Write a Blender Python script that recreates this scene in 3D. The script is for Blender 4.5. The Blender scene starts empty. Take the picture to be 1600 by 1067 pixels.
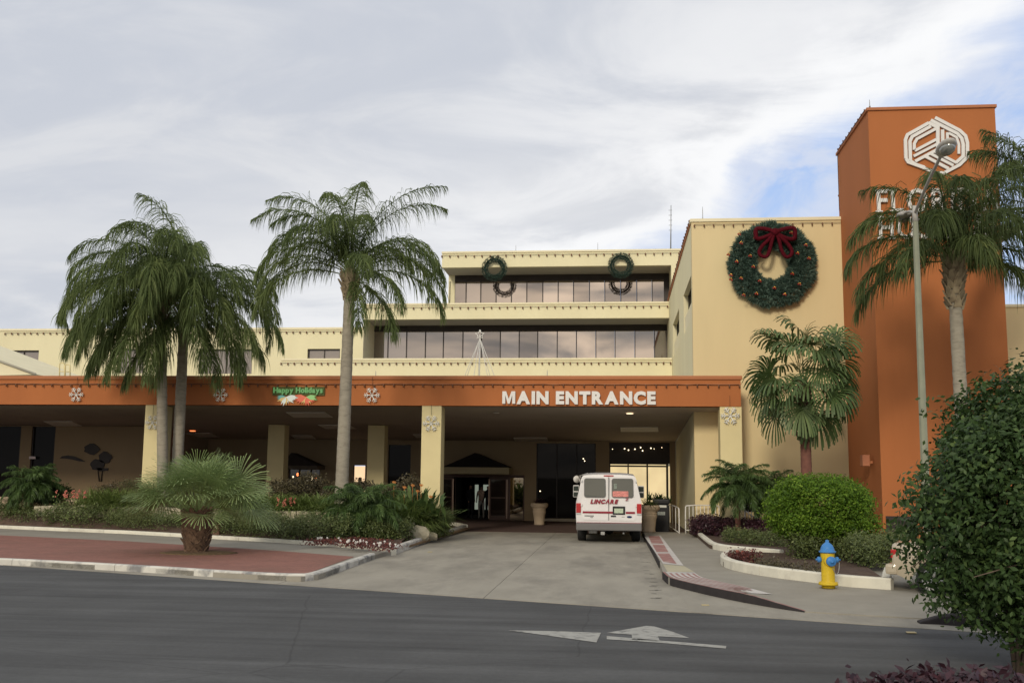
import bpy, bmesh, math, random
import numpy as np
from mathutils import Vector, Matrix, Euler
random.seed(7); RNG = np.random.default_rng(7)
PI = math.pi; R = math.radians
C = bpy.context.scene.collection
SC = bpy.context.scene

# ------------------------------------------------------------ camera
CAM_H = 2.0; F = 1600.0
YAW, PITCH, ROLL = R(5.9), R(7.5), 0.010
camd = bpy.data.cameras.new("camera"); cam = bpy.data.objects.new("camera", camd); C.objects.link(cam)
RM = (Matrix.Rotation(YAW, 4, 'Z') @ Matrix.Rotation(PI/2 + PITCH, 4, 'X') @ Matrix.Rotation(ROLL, 4, 'Z'))
cam.matrix_world = Matrix.Translation((0, 0, CAM_H)) @ RM
camd.sensor_width = 36; camd.lens = 36*F/1600; camd.clip_end = 6000; camd.clip_start = 0.1
SC.camera = cam
R3 = RM.to_3x3(); EYE = Vector((0, 0, CAM_H))
def ray(px, py):
    return (R3 @ Vector(((px-800)/F, -(py-533.5)/F, -1))).normalized()
def at(px, py, Y=None, z=None, X=None):
    """the point of a plane (Y, z or X constant) that the photograph shows at a measured spot"""
    d = ray(px, py)
    if Y is not None: t = (Y)/d.y
    elif z is not None: t = (z-CAM_H)/d.z
    else: t = X/d.x
    return EYE + d*t
def G(px, py, z=0.0): return at(px, py, z=z)
def gz(px, Y): return at(px, 745, Y=Y).x
def XZ(px, py, Y):
    p = at(px, py, Y=Y); return p.x, p.z

# ------------------------------------------------------------ sun, sky, exposure
SUN_EL, SUN_AZ = R(24), R(-166)       # behind the camera, a little to the left
sd = Vector((math.sin(SUN_AZ)*math.cos(SUN_EL), math.cos(SUN_AZ)*math.cos(SUN_EL), math.sin(SUN_EL)))
sl = bpy.data.lights.new("sun", 'SUN'); sl.energy = 1.5; sl.angle = R(12); sl.color = (1, .90, .74)
so = bpy.data.objects.new("sun", sl); C.objects.link(so)
so.rotation_euler = sd.to_track_quat('Z', 'Y').to_euler(); so.location = (0, -20, 40)
W = bpy.data.worlds.new("World"); SC.world = W; W.use_nodes = True
nt = W.node_tree; N = nt.nodes; L = nt.links; N.clear()
def node(t, **k):
    n = N.new(t)
    for a, b in k.items(): setattr(n, a, b)
    return n
def wmath(op, a, b=None, c=None, clamp=False):
    n = node('ShaderNodeMath', operation=op, use_clamp=clamp)
    for i, v in enumerate((a, b, c)):
        if v is None: continue
        if isinstance(v, (int, float)): n.inputs[i].default_value = v
        else: L.new(v, n.inputs[i])
    return n.outputs[0]
def wdot(v, vec):
    n = node('ShaderNodeVectorMath', operation='DOT_PRODUCT'); L.new(v, n.inputs[0]); n.inputs[1].default_value = vec
    return n.outputs['Value']
def wmix(f, a, b):
    n = node('ShaderNodeMix', data_type='RGBA'); 
    if isinstance(f, float): n.inputs[0].default_value = f
    else: L.new(f, n.inputs[0])
    for i, v in ((6, a), (7, b)):
        if isinstance(v, tuple): n.inputs[i].default_value = (*v, 1)
        else: L.new(v, n.inputs[i])
    return n.outputs[2]
def wramp(v, a, b):
    n = node('ShaderNodeMapRange', interpolation_type='SMOOTHSTEP'); L.new(v, n.inputs[0]); n.inputs[1].default_value = a; n.inputs[2].default_value = b
    return n.outputs[0]
sky = node('ShaderNodeTexSky'); sky.sky_type = 'NISHITA'; sky.sun_disc = False
sky.sun_elevation = SUN_EL; sky.sun_rotation = SUN_AZ; sky.air_density = 1.0; sky.dust_density = 1.5; sky.ozone_density = 1.5
tc = node('ShaderNodeTexCoord'); D = tc.outputs['Generated']
sep = node('ShaderNodeSeparateXYZ'); L.new(D, sep.inputs[0])
zc = wmath('MAXIMUM', sep.outputs[2], 0.0)
zd = wmath('ADD', zc, 0.22)
comb = node('ShaderNodeCombineXYZ')
L.new(wmath('DIVIDE', sep.outputs[0], zd), comb.inputs[0]); L.new(wmath('DIVIDE', sep.outputs[1], zd), comb.inputs[1])
def wnoise(scale, detail, rough, off, dist=0.0, sx=1.0, sy=1.0, rot=0.0):
    mp = node('ShaderNodeMapping'); L.new(comb.outputs[0], mp.inputs[0]); mp.inputs['Location'].default_value = off
    mp.inputs['Scale'].default_value = (sx, sy, 1); mp.inputs['Rotation'].default_value = (0, 0, rot)
    n = node('ShaderNodeTexNoise'); L.new(mp.outputs[0], n.inputs[0]); n.inputs['Scale'].default_value = scale
    n.inputs['Detail'].default_value = detail; n.inputs['Roughness'].default_value = rough; n.inputs['Distortion'].default_value = dist
    return n.outputs[0]
n_big = wnoise(1.1, 5, .55, (3.1, 1.7, 0), .5, .8, 1.3, .25)
n_mid = wnoise(2.6, 8, .58, (7.3, 2.2, 0), .6, .8, 1.2, .4)
n_fine = wnoise(6.5, 7, .6, (1.3, 5.2, 0), .6, 1, .6, .6)
# the cloud deck ends along a line that runs across the sky to the right
e1, e2 = ray(1545, 0), ray(1010, 330)
nrm = e1.cross(e2).normalized()
if nrm.dot(ray(1500, 300)) < 0: nrm = -nrm
s0 = wdot(D, tuple(nrm))
s1 = wmath('ADD', s0, wmath('MULTIPLY', wmath('SUBTRACT', n_mid, .5), .16))
s1 = wmath('ADD', s1, wmath('MULTIPLY', wmath('SUBTRACT', n_fine, .5), .07))
edge = wramp(s1, -.24, .0)                     # brightening toward the edge
clear = wramp(s1, .004, .05)                    # beyond the edge: open sky with thin cloud
K = .86
grey = (5.6*K, 5.75*K, 6.25*K); white = (8.2*K, 8.25*K, 8.4*K); dull = (5.3*K, 5.6*K, 6.25*K)
c1 = wmix(wramp(n_big, .36, .62), dull, (6.5*K, 6.65*K, 7.0*K))
c1 = wmix(wmath('MULTIPLY', wramp(n_mid, .42, .66), .60), c1, (7.2*K, 7.25*K, 7.4*K))
c1 = wmix(wmath('MULTIPLY', wramp(n_fine, .5, .7), .30), c1, (5.9*K, 6.1*K, 6.6*K))
c1 = wmix(wmath('MULTIPLY', wmath('MULTIPLY', edge, wramp(n_mid, .30, .58)), .9), c1, white)
c1 = wmix(wmath('MULTIPLY', wramp(s1, -.05, .0), .8), c1, (9.0*K, 9.05*K, 9.15*K))
hor = wmath('POWER', wmath('SUBTRACT', 1.0, zc), 7.0)
c1 = wmix(wmath('MULTIPLY', hor, .35), c1, (6.7*K, 6.9*K, 7.1*K))
# open part
skyb = wmix(.70, sky.outputs[0], (4.3*K, 5.7*K, 8.9*K))
c2 = wmix(wmath('MULTIPLY', wramp(n_fine, .34, .60), .85), skyb, (6.2*K, 6.7*K, 7.9*K))
col = wmix(clear, c1, c2)
# evening cloud warmth; bright patch added off the sun for the windows to mirror
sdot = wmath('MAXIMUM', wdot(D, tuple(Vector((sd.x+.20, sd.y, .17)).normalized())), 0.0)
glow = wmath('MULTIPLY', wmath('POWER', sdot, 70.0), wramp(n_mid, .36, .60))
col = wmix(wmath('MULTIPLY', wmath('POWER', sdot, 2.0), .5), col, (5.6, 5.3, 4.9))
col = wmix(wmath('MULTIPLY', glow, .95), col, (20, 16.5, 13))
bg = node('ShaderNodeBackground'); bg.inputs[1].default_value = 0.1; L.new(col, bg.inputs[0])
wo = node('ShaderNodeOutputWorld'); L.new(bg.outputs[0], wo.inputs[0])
vs = SC.view_settings; vs.view_transform = 'Standard'; vs.look = 'None'; vs.gamma = 1; vs.use_curve_mapping = False; vs.exposure = 0.36
SC.cycles.max_bounces = 8; SC.cycles.diffuse_bounces = 5; SC.cycles.transparent_max_bounces = 6

# ------------------------------------------------------------ materials
def lin(r, g, b):
    f = lambda c: ((c/255)/12.92 if c/255 <= .04045 else ((c/255+.055)/1.055)**2.4)
    return (f(r), f(g), f(b))
def M(name, col, rough=.8, var=.12, scale=2.0, bump=0.0, bscale=40.0, metal=0.0, spec=.3, stain=None, sscale=.5, samt=.5, slo=.5, shi=.7, coat=0.0, stretch=(1, 1, 1)):
    m = bpy.data.materials.new(name); m.use_nodes = True; t = m.node_tree; p = t.nodes['Principled BSDF']
    p.inputs['Roughness'].default_value = rough; p.inputs['Metallic'].default_value = metal
    p.inputs['Specular IOR Level'].default_value = spec; p.inputs['Coat Weight'].default_value = coat
    tc = t.nodes.new('ShaderNodeTexCoord'); mp = t.nodes.new('ShaderNodeMapping'); t.links.new(tc.outputs['Object'], mp.inputs[0]); mp.inputs['Scale'].default_value = stretch
    def noise(s, d=5, r=.6):
        n = t.nodes.new('ShaderNodeTexNoise'); t.links.new(mp.outputs[0], n.inputs[0]); n.inputs['Scale'].default_value = s
        n.inputs['Detail'].default_value = d; n.inputs['Roughness'].default_value = r; return n.outputs[0]
    def mr(v, a, b, c, d):
        n = t.nodes.new('ShaderNodeMapRange'); t.links.new(v, n.inputs[0])
        for i, x in enumerate((a, b, c, d)): n.inputs[i+1].default_value = x
        return n.outputs[0]
    def mul(colsock, f):
        n = t.nodes.new('ShaderNodeMix'); n.data_type = 'RGBA'; n.blend_type = 'MULTIPLY'; n.inputs[0].default_value = 1
        if isinstance(colsock, tuple): n.inputs[6].default_value = (*colsock, 1)
        else: t.links.new(colsock, n.inputs[6])
        t.links.new(f, n.inputs[7]); return n.outputs[2]
    c = tuple(col)
    if var > 0: c = mul(c, mr(noise(scale), .3, .7, 1-var, 1+var))
    if stain:
        f = mr(noise(sscale, 6, .65), slo, shi, 0, samt)
        n = t.nodes.new('ShaderNodeMix'); n.data_type = 'RGBA'; t.links.new(f, n.inputs[0])
        if isinstance(c, tuple): n.inputs[6].default_value = (*c, 1)
        else: t.links.new(c, n.inputs[6])
        n.inputs[7].default_value = (*stain, 1); c = n.outputs[2]
    if isinstance(c, tuple): p.inputs['Base Color'].default_value = (*c, 1)
    else: t.links.new(c, p.inputs['Base Color'])
    if bump > 0:
        b = t.nodes.new('ShaderNodeBump'); b.inputs['Strength'].default_value = bump; b.inputs['Distance'].default_value = .01
        t.links.new(noise(bscale, 4, .6), b.inputs['Height']); t.links.new(b.outputs[0], p.inputs['Normal'])
    return m
def EM(name, col, s, var=0.0):
    m = bpy.data.materials.new(name); m.use_nodes = True; p = m.node_tree.nodes['Principled BSDF']
    p.inputs['Base Color'].default_value = (*[c*.5 for c in col], 1); p.inputs['Emission Color'].default_value = (*col, 1); p.inputs['Emission Strength'].default_value = s
    if var:
        t = m.node_tree; n = t.nodes.new('ShaderNodeTexNoise'); tc = t.nodes.new('ShaderNodeTexCoord'); t.links.new(tc.outputs['Object'], n.inputs[0]); n.inputs['Scale'].default_value = 1.3
        r = t.nodes.new('ShaderNodeMapRange'); t.links.new(n.outputs[0], r.inputs[0]); r.inputs[1].default_value = .3; r.inputs[2].default_value = .7; r.inputs[3].default_value = s*(1-var); r.inputs[4].default_value = s*(1+var)
        t.links.new(r.outputs[0], p.inputs['Emission Strength'])
    return m
def LEAF(name, dark, mid, light, rough=.45, trans=.25, spec=.35):
    m = bpy.data.materials.new(name); m.use_nodes = True; t = m.node_tree; p = t.nodes['Principled BSDF']
    a = t.nodes.new('ShaderNodeAttribute'); a.attribute_name = 'tint'
    cr = t.nodes.new('ShaderNodeValToRGB'); t.links.new(a.outputs['Fac'], cr.inputs[0])
    cr.color_ramp.elements[0].color = (*dark, 1); cr.color_ramp.elements[1].color = (*light, 1)
    e = cr.color_ramp.elements.new(.55); e.color = (*mid, 1)
    t.links.new(cr.outputs[0], p.inputs['Base Color']); p.inputs['Roughness'].default_value = rough; p.inputs['Specular IOR Level'].default_value = spec
    tr = t.nodes.new('ShaderNodeBsdfTranslucent'); t.links.new(cr.outputs[0], tr.inputs[0])
    mx = t.nodes.new('ShaderNodeMixShader'); mx.inputs[0].default_value = trans
    t.links.new(p.outputs[0], mx.inputs[1]); t.links.new(tr.outputs[0], mx.inputs[2]); t.links.new(mx.outputs[0], t.nodes['Material Output'].inputs[0])
    return m
def MIRRORGLASS(name, base, refl, tint=(1, 1, 1), rough=.02):
    m = bpy.data.materials.new(name); m.use_nodes = True; t = m.node_tree; p = t.nodes['Principled BSDF']
    p.inputs['Base Color'].default_value = (*base, 1); p.inputs['Roughness'].default_value = .3; p.inputs['Specular IOR Level'].default_value = .0
    g = t.nodes.new('ShaderNodeBsdfGlossy'); g.inputs['Color'].default_value = (*tint, 1); g.inputs['Roughness'].default_value = rough
    lw = t.nodes.new('ShaderNodeLayerWeight'); lw.inputs[0].default_value = .3
    r = t.nodes.new('ShaderNodeMapRange'); t.links.new(lw.outputs['Fresnel'], r.inputs[0]); r.inputs[3].default_value = refl; r.inputs[4].default_value = min(1, refl*1.5+.08)
    mx = t.nodes.new('ShaderNodeMixShader'); t.links.new(r.outputs[0], mx.inputs[0]); t.links.new(p.outputs[0], mx.inputs[1]); t.links.new(g.outputs[0], mx.inputs[2])
    t.links.new(mx.outputs[0], t.nodes['Material Output'].inputs[0]); return m

m_cream = M('cream_stucco', (.75, .69, .45), .9, .05, .6, .25, 60, stain=(.70, .61, .38), sscale=.35, samt=.35, stretch=(1, 1, .22))
m_cream_trim = M('cream_trim', (.77, .70, .48), .85, .05, 1.2, .1, 60)
m_tan = M('tan_stucco', (.69, .565, .32), .9, .05, .5, .25, 60, stain=(.60, .48, .265), sscale=.3, samt=.4, stretch=(1, 1, .22))
m_column = M('column_stucco', (.70, .60, .33), .9, .05, 1.0, .2, 60)
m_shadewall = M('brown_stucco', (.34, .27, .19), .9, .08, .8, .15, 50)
m_orange = M('orange_stucco', (.42, .145, .048), .88, .06, .5, .3, 60, stain=(.32, .105, .037), sscale=.3, samt=.5, stretch=(1, 1, .22))
m_orange_trim = M('orange_trim', (.42, .165, .075), .85, .05, 1.0, .1, 60)
m_ceiling = M('ceiling_plaster', (.42, .36, .30), .9, .08, .7)
m_soffit = M('soffit_plaster', (.45, .42, .33), .9, .05, .7)
m_roof = M('roof_membrane', (.35, .33, .30), .9, .1, .5)
m_frame = M('dark_bronze_frame', (.03, .022, .018), .5, .1, 3, spec=.4)
m_doorframe = M('bronze_door_frame', (.10, .055, .04), .45, .1, 3)
m_glass_up = MIRRORGLASS('tinted_window_glass', (.05, .038, .033), .21, (1, .93, .88))
m_glass_blind = MIRRORGLASS('window_glass_with_blinds', (.20, .16, .13), .18, (1, .95, .9))
m_glass_dark = MIRRORGLASS('dark_glass', (.014, .012, .011), .004)
m_glass_door = MIRRORGLASS('door_glass', (.03, .02, .017), .05)
m_dark = M('unlit_interior', (.012, .010, .009), .9, 0)
m_glowpane = EM('glowing_storefront_pane', (1.0, .78, .42), .62, .12)
m_glowdoor = EM('glowing_doorway_glass', (1.0, .68, .40), .8, .08)
m_fargl = EM('far_glass_door', (.55, .62, .50), .28, .1)
m_bulblit = EM('lit_bulb', (1, .8, .5), 3.0)
m_lampon = EM('downlight_lens', (1, .78, .5), 1.6)
m_exit = EM('orange_lamp', (1, .25, .08), 2.0)
m_panel = M('lamp_panel', (.80, .77, .70), .6, .05)
m_white = M('white_paint', (.72, .70, .66), .5, .04, 3)
m_kerbw = M('white_kerb_paint', (.66, .63, .52), .8, .08, 3, .2, 30, stain=(.38, .35, .29), sscale=1.4, samt=.7, slo=.52, shi=.72)
m_kerbworn = M('worn_white_kerb', (.56, .54, .48), .85, .12, 3, .3, 30, stain=(.16, .16, .165), sscale=2.2, samt=.85, slo=.50, shi=.66)
m_kerbdark = M('black_kerb_face', (.035, .03, .03), .85, .15, 5)
m_conc = M('concrete', (.32, .295, .24), .9, .12, 1.3, .25, 70, stain=(.19, .175, .145), sscale=.8, samt=.8, slo=.47, shi=.70, stretch=(1, .35, 1))
m_walk = M('sidewalk_concrete', (.29, .268, .22), .9, .10, 1.3, .25, 70, stain=(.23, .21, .17), sscale=.5, samt=.6, slo=.48, shi=.72)
m_ramp = M('yellowed_concrete', (.44, .40, .28), .9, .08, 1.3, .2, 70)
m_matred = M('dark_red_paving', (.10, .062, .052), .9, .2, 3, .2, 30)
m_redpaint = M('worn_red_paint', (.33, .17, .15), .8, .18, 3, .1, 40, stain=(.40, .33, .28), sscale=3, samt=.7)
m_padwhite = M('pale_border_paint', (.52, .49, .45), .8, .12, 3)
m_arrow = M('worn_road_paint', (.36, .355, .32), .8, .10, 6, stain=(.10, .10, .10), sscale=7, samt=.9, slo=.50, shi=.72)
m_soil = M('mulch_soil', (.085, .055, .04), 1, .35, 9, .6, 60, stain=(.14, .10, .06), sscale=2, samt=.6)
m_sand = M('dry_soil', (.22, .15, .085), 1, .25, 6, .5, 50, stain=(.09, .06, .04), sscale=3, samt=.8)
m_stone = M('rough_limestone', (.38, .34, .24), .9, .2, 5, .6, 25, stain=(.20, .18, .13), sscale=3, samt=.7)
m_black = M('black_plastic', (.015, .015, .016), .5, 0)
m_rubber = M('tyre_rubber', (.02, .02, .02), .85, .1, 8)
m_metal = M('grey_metal', (.35, .35, .34), .45, .05, metal=.7)
m_lampm = M('lamp_housing', (.42, .40, .36), .5, .05)
m_lens = MIRRORGLASS('lamp_lens', (.25, .26, .24), .15)
m_pole = M('concrete_pole', (.25, .26, .19), .8, .10, 3, .2, 60)
m_trunk_q = M('palm_trunk_bark', (.30, .27, .21), .95, .12, 3, .6, 18, stain=(.18, .155, .12), sscale=4, samt=.7, stretch=(1, 1, 3))
m_boot = M('palm_boot', (.26, .21, .135), .95, .25, 6, .6, 25, stain=(.10, .07, .045), sscale=5, samt=.8)
m_fibre = M('palm_fibre', (.11, .065, .045), 1, .3, 12, .8, 40)
m_redbark = M('red_palm_bark', (.17, .075, .055), .95, .2, 8, .7, 30)
m_bark = M('shrub_bark', (.12, .09, .065), .95, .2, 8, .6, 30)
m_petiole = M('palm_petiole', (.15, .18, .06), .6, .15, 6)
m_petred = M('brown_petiole', (.20, .13, .06), .6, .15, 6)
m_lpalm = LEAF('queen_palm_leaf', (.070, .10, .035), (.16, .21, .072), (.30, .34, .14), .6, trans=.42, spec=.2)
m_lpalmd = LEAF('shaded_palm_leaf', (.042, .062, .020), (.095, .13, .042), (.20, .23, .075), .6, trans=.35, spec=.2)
m_lfan = LEAF('fan_palm_leaf', (.040, .07, .022), (.10, .155, .05), (.21, .28, .10), trans=.25)
m_lsilver = LEAF('silver_fan_leaf', (.10, .15, .05), (.22, .30, .11), (.38, .45, .20), trans=.2)
m_lpygmy = LEAF('pygmy_palm_leaf', (.038, .07, .018), (.09, .15, .042), (.18, .26, .08), trans=.25)
m_lbright = LEAF('bright_shrub_leaf', (.045, .10, .010), (.14, .25, .022), (.30, .42, .05), .55, trans=.4, spec=.25)
m_lficus = LEAF('dark_shrub_leaf', (.024, .048, .014), (.056, .10, .03), (.15, .21, .06), .5, trans=.25, spec=.22)
m_lgrass = LEAF('border_grass_leaf', (.10, .15, .035), (.21, .28, .08), (.38, .44, .17), trans=.3)
m_lground = LEAF('ground_cover_leaf', (.05, .07, .02), (.115, .145, .045), (.22, .25, .09), trans=.2)
m_lred = LEAF('croton_leaf', (.045, .038, .02), (.10, .082, .042), (.17, .15, .07), trans=.2)
m_lpurple = LEAF('purple_leaf', (.022, .010, .014), (.055, .022, .030), (.12, .045, .055), trans=.15)
m_needle = LEAF('wreath_needle', (.035, .065, .050), (.085, .145, .11), (.20, .28, .22), .6, trans=.1)
m_begonia = LEAF('bronze_begonia_leaf', (.04, .015, .012), (.12, .032, .025), (.22, .07, .045), trans=.2)
m_petalw = M('white_petal', (.62, .60, .56), .6, .03)
m_petalr = M('coral_petal', (.42, .13, .09), .6, .1)
m_petalo = M('orange_petal', (.45, .18, .05), .6, .1)
m_bow = M('red_bow_tinsel', (.075, .005, .010), .95, .45, 16, 1.0, 50, spec=.1)
m_redball = M('red_ornament', (.35, .02, .015), .2, 0, spec=.6)
m_goldball = M('gold_ornament', (.65, .36, .08), .2, 0, metal=.8)
m_tinsel = M('white_tinsel', (.75, .74, .68), .5, .05)
m_greenneon = EM('green_light_tube', (.16, .42, .14), .30)
m_wire = M('dark_wire', (.03, .025, .02), .7, 0)
m_bulb = M('unlit_bulb', (.16, .07, .035), .4, .3, 30)
m_vanw = M('van_white_paint', (.68, .66, .64), .28, .02, 2, coat=.3, spec=.5, stain=(.56, .53, .49), sscale=1.6, samt=.5, stretch=(1, 1, .5))
m_vanred = M('van_red_vinyl', (.25, .015, .03), .4, 0)
m_bumper = M('grey_bumper', (.14, .135, .13), .6, .05)
m_tail = M('red_tail_lens', (.40, .012, .012), .25, 0, spec=.6)
m_vanglass = MIRRORGLASS('van_rear_glass', (.035, .045, .038), .045)
m_plate = M('plate_face', (.45, .52, .38), .6, .3, 30)
m_sticker = M('red_white_sticker', (.60, .22, .19), .6, .5, 22)
m_tanpaint = M('tan_car_paint', (.42, .36, .26), .3, .02, 2, coat=.4, spec=.5)
m_chrome = M('chrome', (.6, .6, .58), .2, 0, metal=1)
m_hydy = M('yellow_hydrant_paint', (.60, .42, .02), .45, .10, 8, stain=(.35, .20, .02), sscale=9, samt=.5, slo=.55, shi=.75)
m_hydb = M('blue_hydrant_paint', (.05, .20, .48), .45, .10, 8)
m_urn = M('terracotta_urn', (.46, .36, .25), .85, .08, 3, .2, 50)
m_skin = M('skin', (.30, .17, .11), .6, 0)
m_clothd = M('dark_cloth', (.02, .02, .024), .9, .2, 9)
m_clothp = M('patterned_cloth', (.65, .48, .38), .9, .5, 14)
m_clothw = M('white_cloth', (.55, .52, .48), .9, .1, 9)
m_hair = M('dark_hair', (.015, .012, .01), .7, 0)

# asphalt with aggregate, patches and long tyre-polished streaks
def asphalt():
    m = bpy.data.materials.new('asphalt'); m.use_nodes = True; t = m.node_tree; p = t.nodes['Principled BSDF']; Lk = t.links.new
    tc = t.nodes.new('ShaderNodeTexCoord')
    def noise(scale, st=(1, 1, 1), d=5, r=.6, rot=0):
        mp = t.nodes.new('ShaderNodeMapping'); Lk(tc.outputs['Object'], mp.inputs[0]); mp.inputs['Scale'].default_value = st; mp.inputs['Rotation'].default_value = (0, 0, rot)
        n = t.nodes.new('ShaderNodeTexNoise'); Lk(mp.outputs[0], n.inputs[0]); n.inputs['Scale'].default_value = scale; n.inputs['Detail'].default_value = d; n.inputs['Roughness'].default_value = r; return n.outputs[0]
    def mr(v, a, b, c, d):
        n = t.nodes.new('ShaderNodeMapRange'); Lk(v, n.inputs[0])
        for i, x in enumerate((a, b, c, d)): n.inputs[i+1].default_value = x
        return n.outputs[0]
    def mm(op, a, b):
        n = t.nodes.new('ShaderNodeMath'); n.operation = op
        for i, v in enumerate((a, b)):
            if isinstance(v, float): n.inputs[i].default_value = v
            else: Lk(v, n.inputs[i])
        return n.outputs[0]
    v = mm('MULTIPLY', mr(noise(.35, (1, 1, 1), 6), .3, .7, .76, 1.24), mr(noise(1.0, (.10, 1.8, 1), 6, .65, .10), .3, .7, .70, 1.28))
    v = mm('MULTIPLY', v, mr(noise(.5, (.25, 2.2, 1), 7, .7, .05), .60, .66, 1.0, .80))
    v = mm('MULTIPLY', v, mr(noise(90, d=2), .3, .75, .75, 1.35))
    v = mm('MULTIPLY', v, mr(noise(14, d=3), .35, .65, .93, 1.07))
    vo = t.nodes.new('ShaderNodeTexVoronoi'); vo.feature = 'DISTANCE_TO_EDGE'; vo.inputs['Scale'].default_value = .16
    ad = t.nodes.new('ShaderNodeMix'); ad.data_type = 'RGBA'; ad.inputs[0].default_value = .10; nn = t.nodes.new('ShaderNodeTexNoise'); nn.inputs['Scale'].default_value = 1.6; nn.inputs['Detail'].default_value = 6; Lk(tc.outputs['Object'], nn.inputs[0]); Lk(tc.outputs['Object'], ad.inputs[6]); Lk(nn.outputs[1], ad.inputs[7]); Lk(ad.outputs[2], vo.inputs['Vector'])
    v = mm('MULTIPLY', v, mr(vo.outputs['Distance'], .0, .0022, .70, 1.0))
    n = t.nodes.new('ShaderNodeMix'); n.data_type = 'RGBA'; n.blend_type = 'MULTIPLY'; n.inputs[0].default_value = 1; n.inputs[6].default_value = (.078, .079, .078, 1); Lk(v, n.inputs[7])
    sp = mr(noise(160, d=1), .74, .80, 0, 1)
    n2 = t.nodes.new('ShaderNodeMix'); n2.data_type = 'RGBA'; Lk(sp, n2.inputs[0]); Lk(n.outputs[2], n2.inputs[6]); n2.inputs[7].default_value = (.25, .24, .22, 1)
    Lk(n2.outputs[2], p.inputs['Base Color']); p.inputs['Roughness'].default_value = .85; p.inputs['Specular IOR Level'].default_value = .3
    b = t.nodes.new('ShaderNodeBump'); b.inputs['Strength'].default_value = .5; b.inputs['Distance'].default_value = .01; Lk(noise(70, d=3), b.inputs['Height']); Lk(b.outputs[0], p.inputs['Normal'])
    return m
m_asphalt = asphalt()
def brickpave():
    m = M('red_brick_paving', (.28, .135, .105), .85, .10, 1.5, .2, 60, stain=(.20, .115, .085), sscale=.6, samt=.6)
    t = m.node_tree; p = t.nodes['Principled BSDF']; old = p.inputs['Base Color'].links[0].from_socket
    tc = t.nodes.new('ShaderNodeTexCoord'); br = t.nodes.new('ShaderNodeTexBrick'); t.links.new(tc.outputs['Object'], br.inputs[0])
    br.inputs['Scale'].default_value = 4.5; br.inputs['Color1'].default_value = (1.06, 1.04, 1, 1); br.inputs['Color2'].default_value = (.86, .84, .86, 1); br.inputs['Mortar'].default_value = (.62, .6, .6, 1); br.inputs['Mortar Size'].default_value = .015
    n = t.nodes.new('ShaderNodeMix'); n.data_type = 'RGBA'; n.blend_type = 'MULTIPLY'; n.inputs[0].default_value = 1
    t.links.new(old, n.inputs[6]); t.links.new(br.outputs[0], n.inputs[7]); t.links.new(n.outputs[2], p.inputs['Base Color']); return m
m_brick = brickpave()

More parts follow.
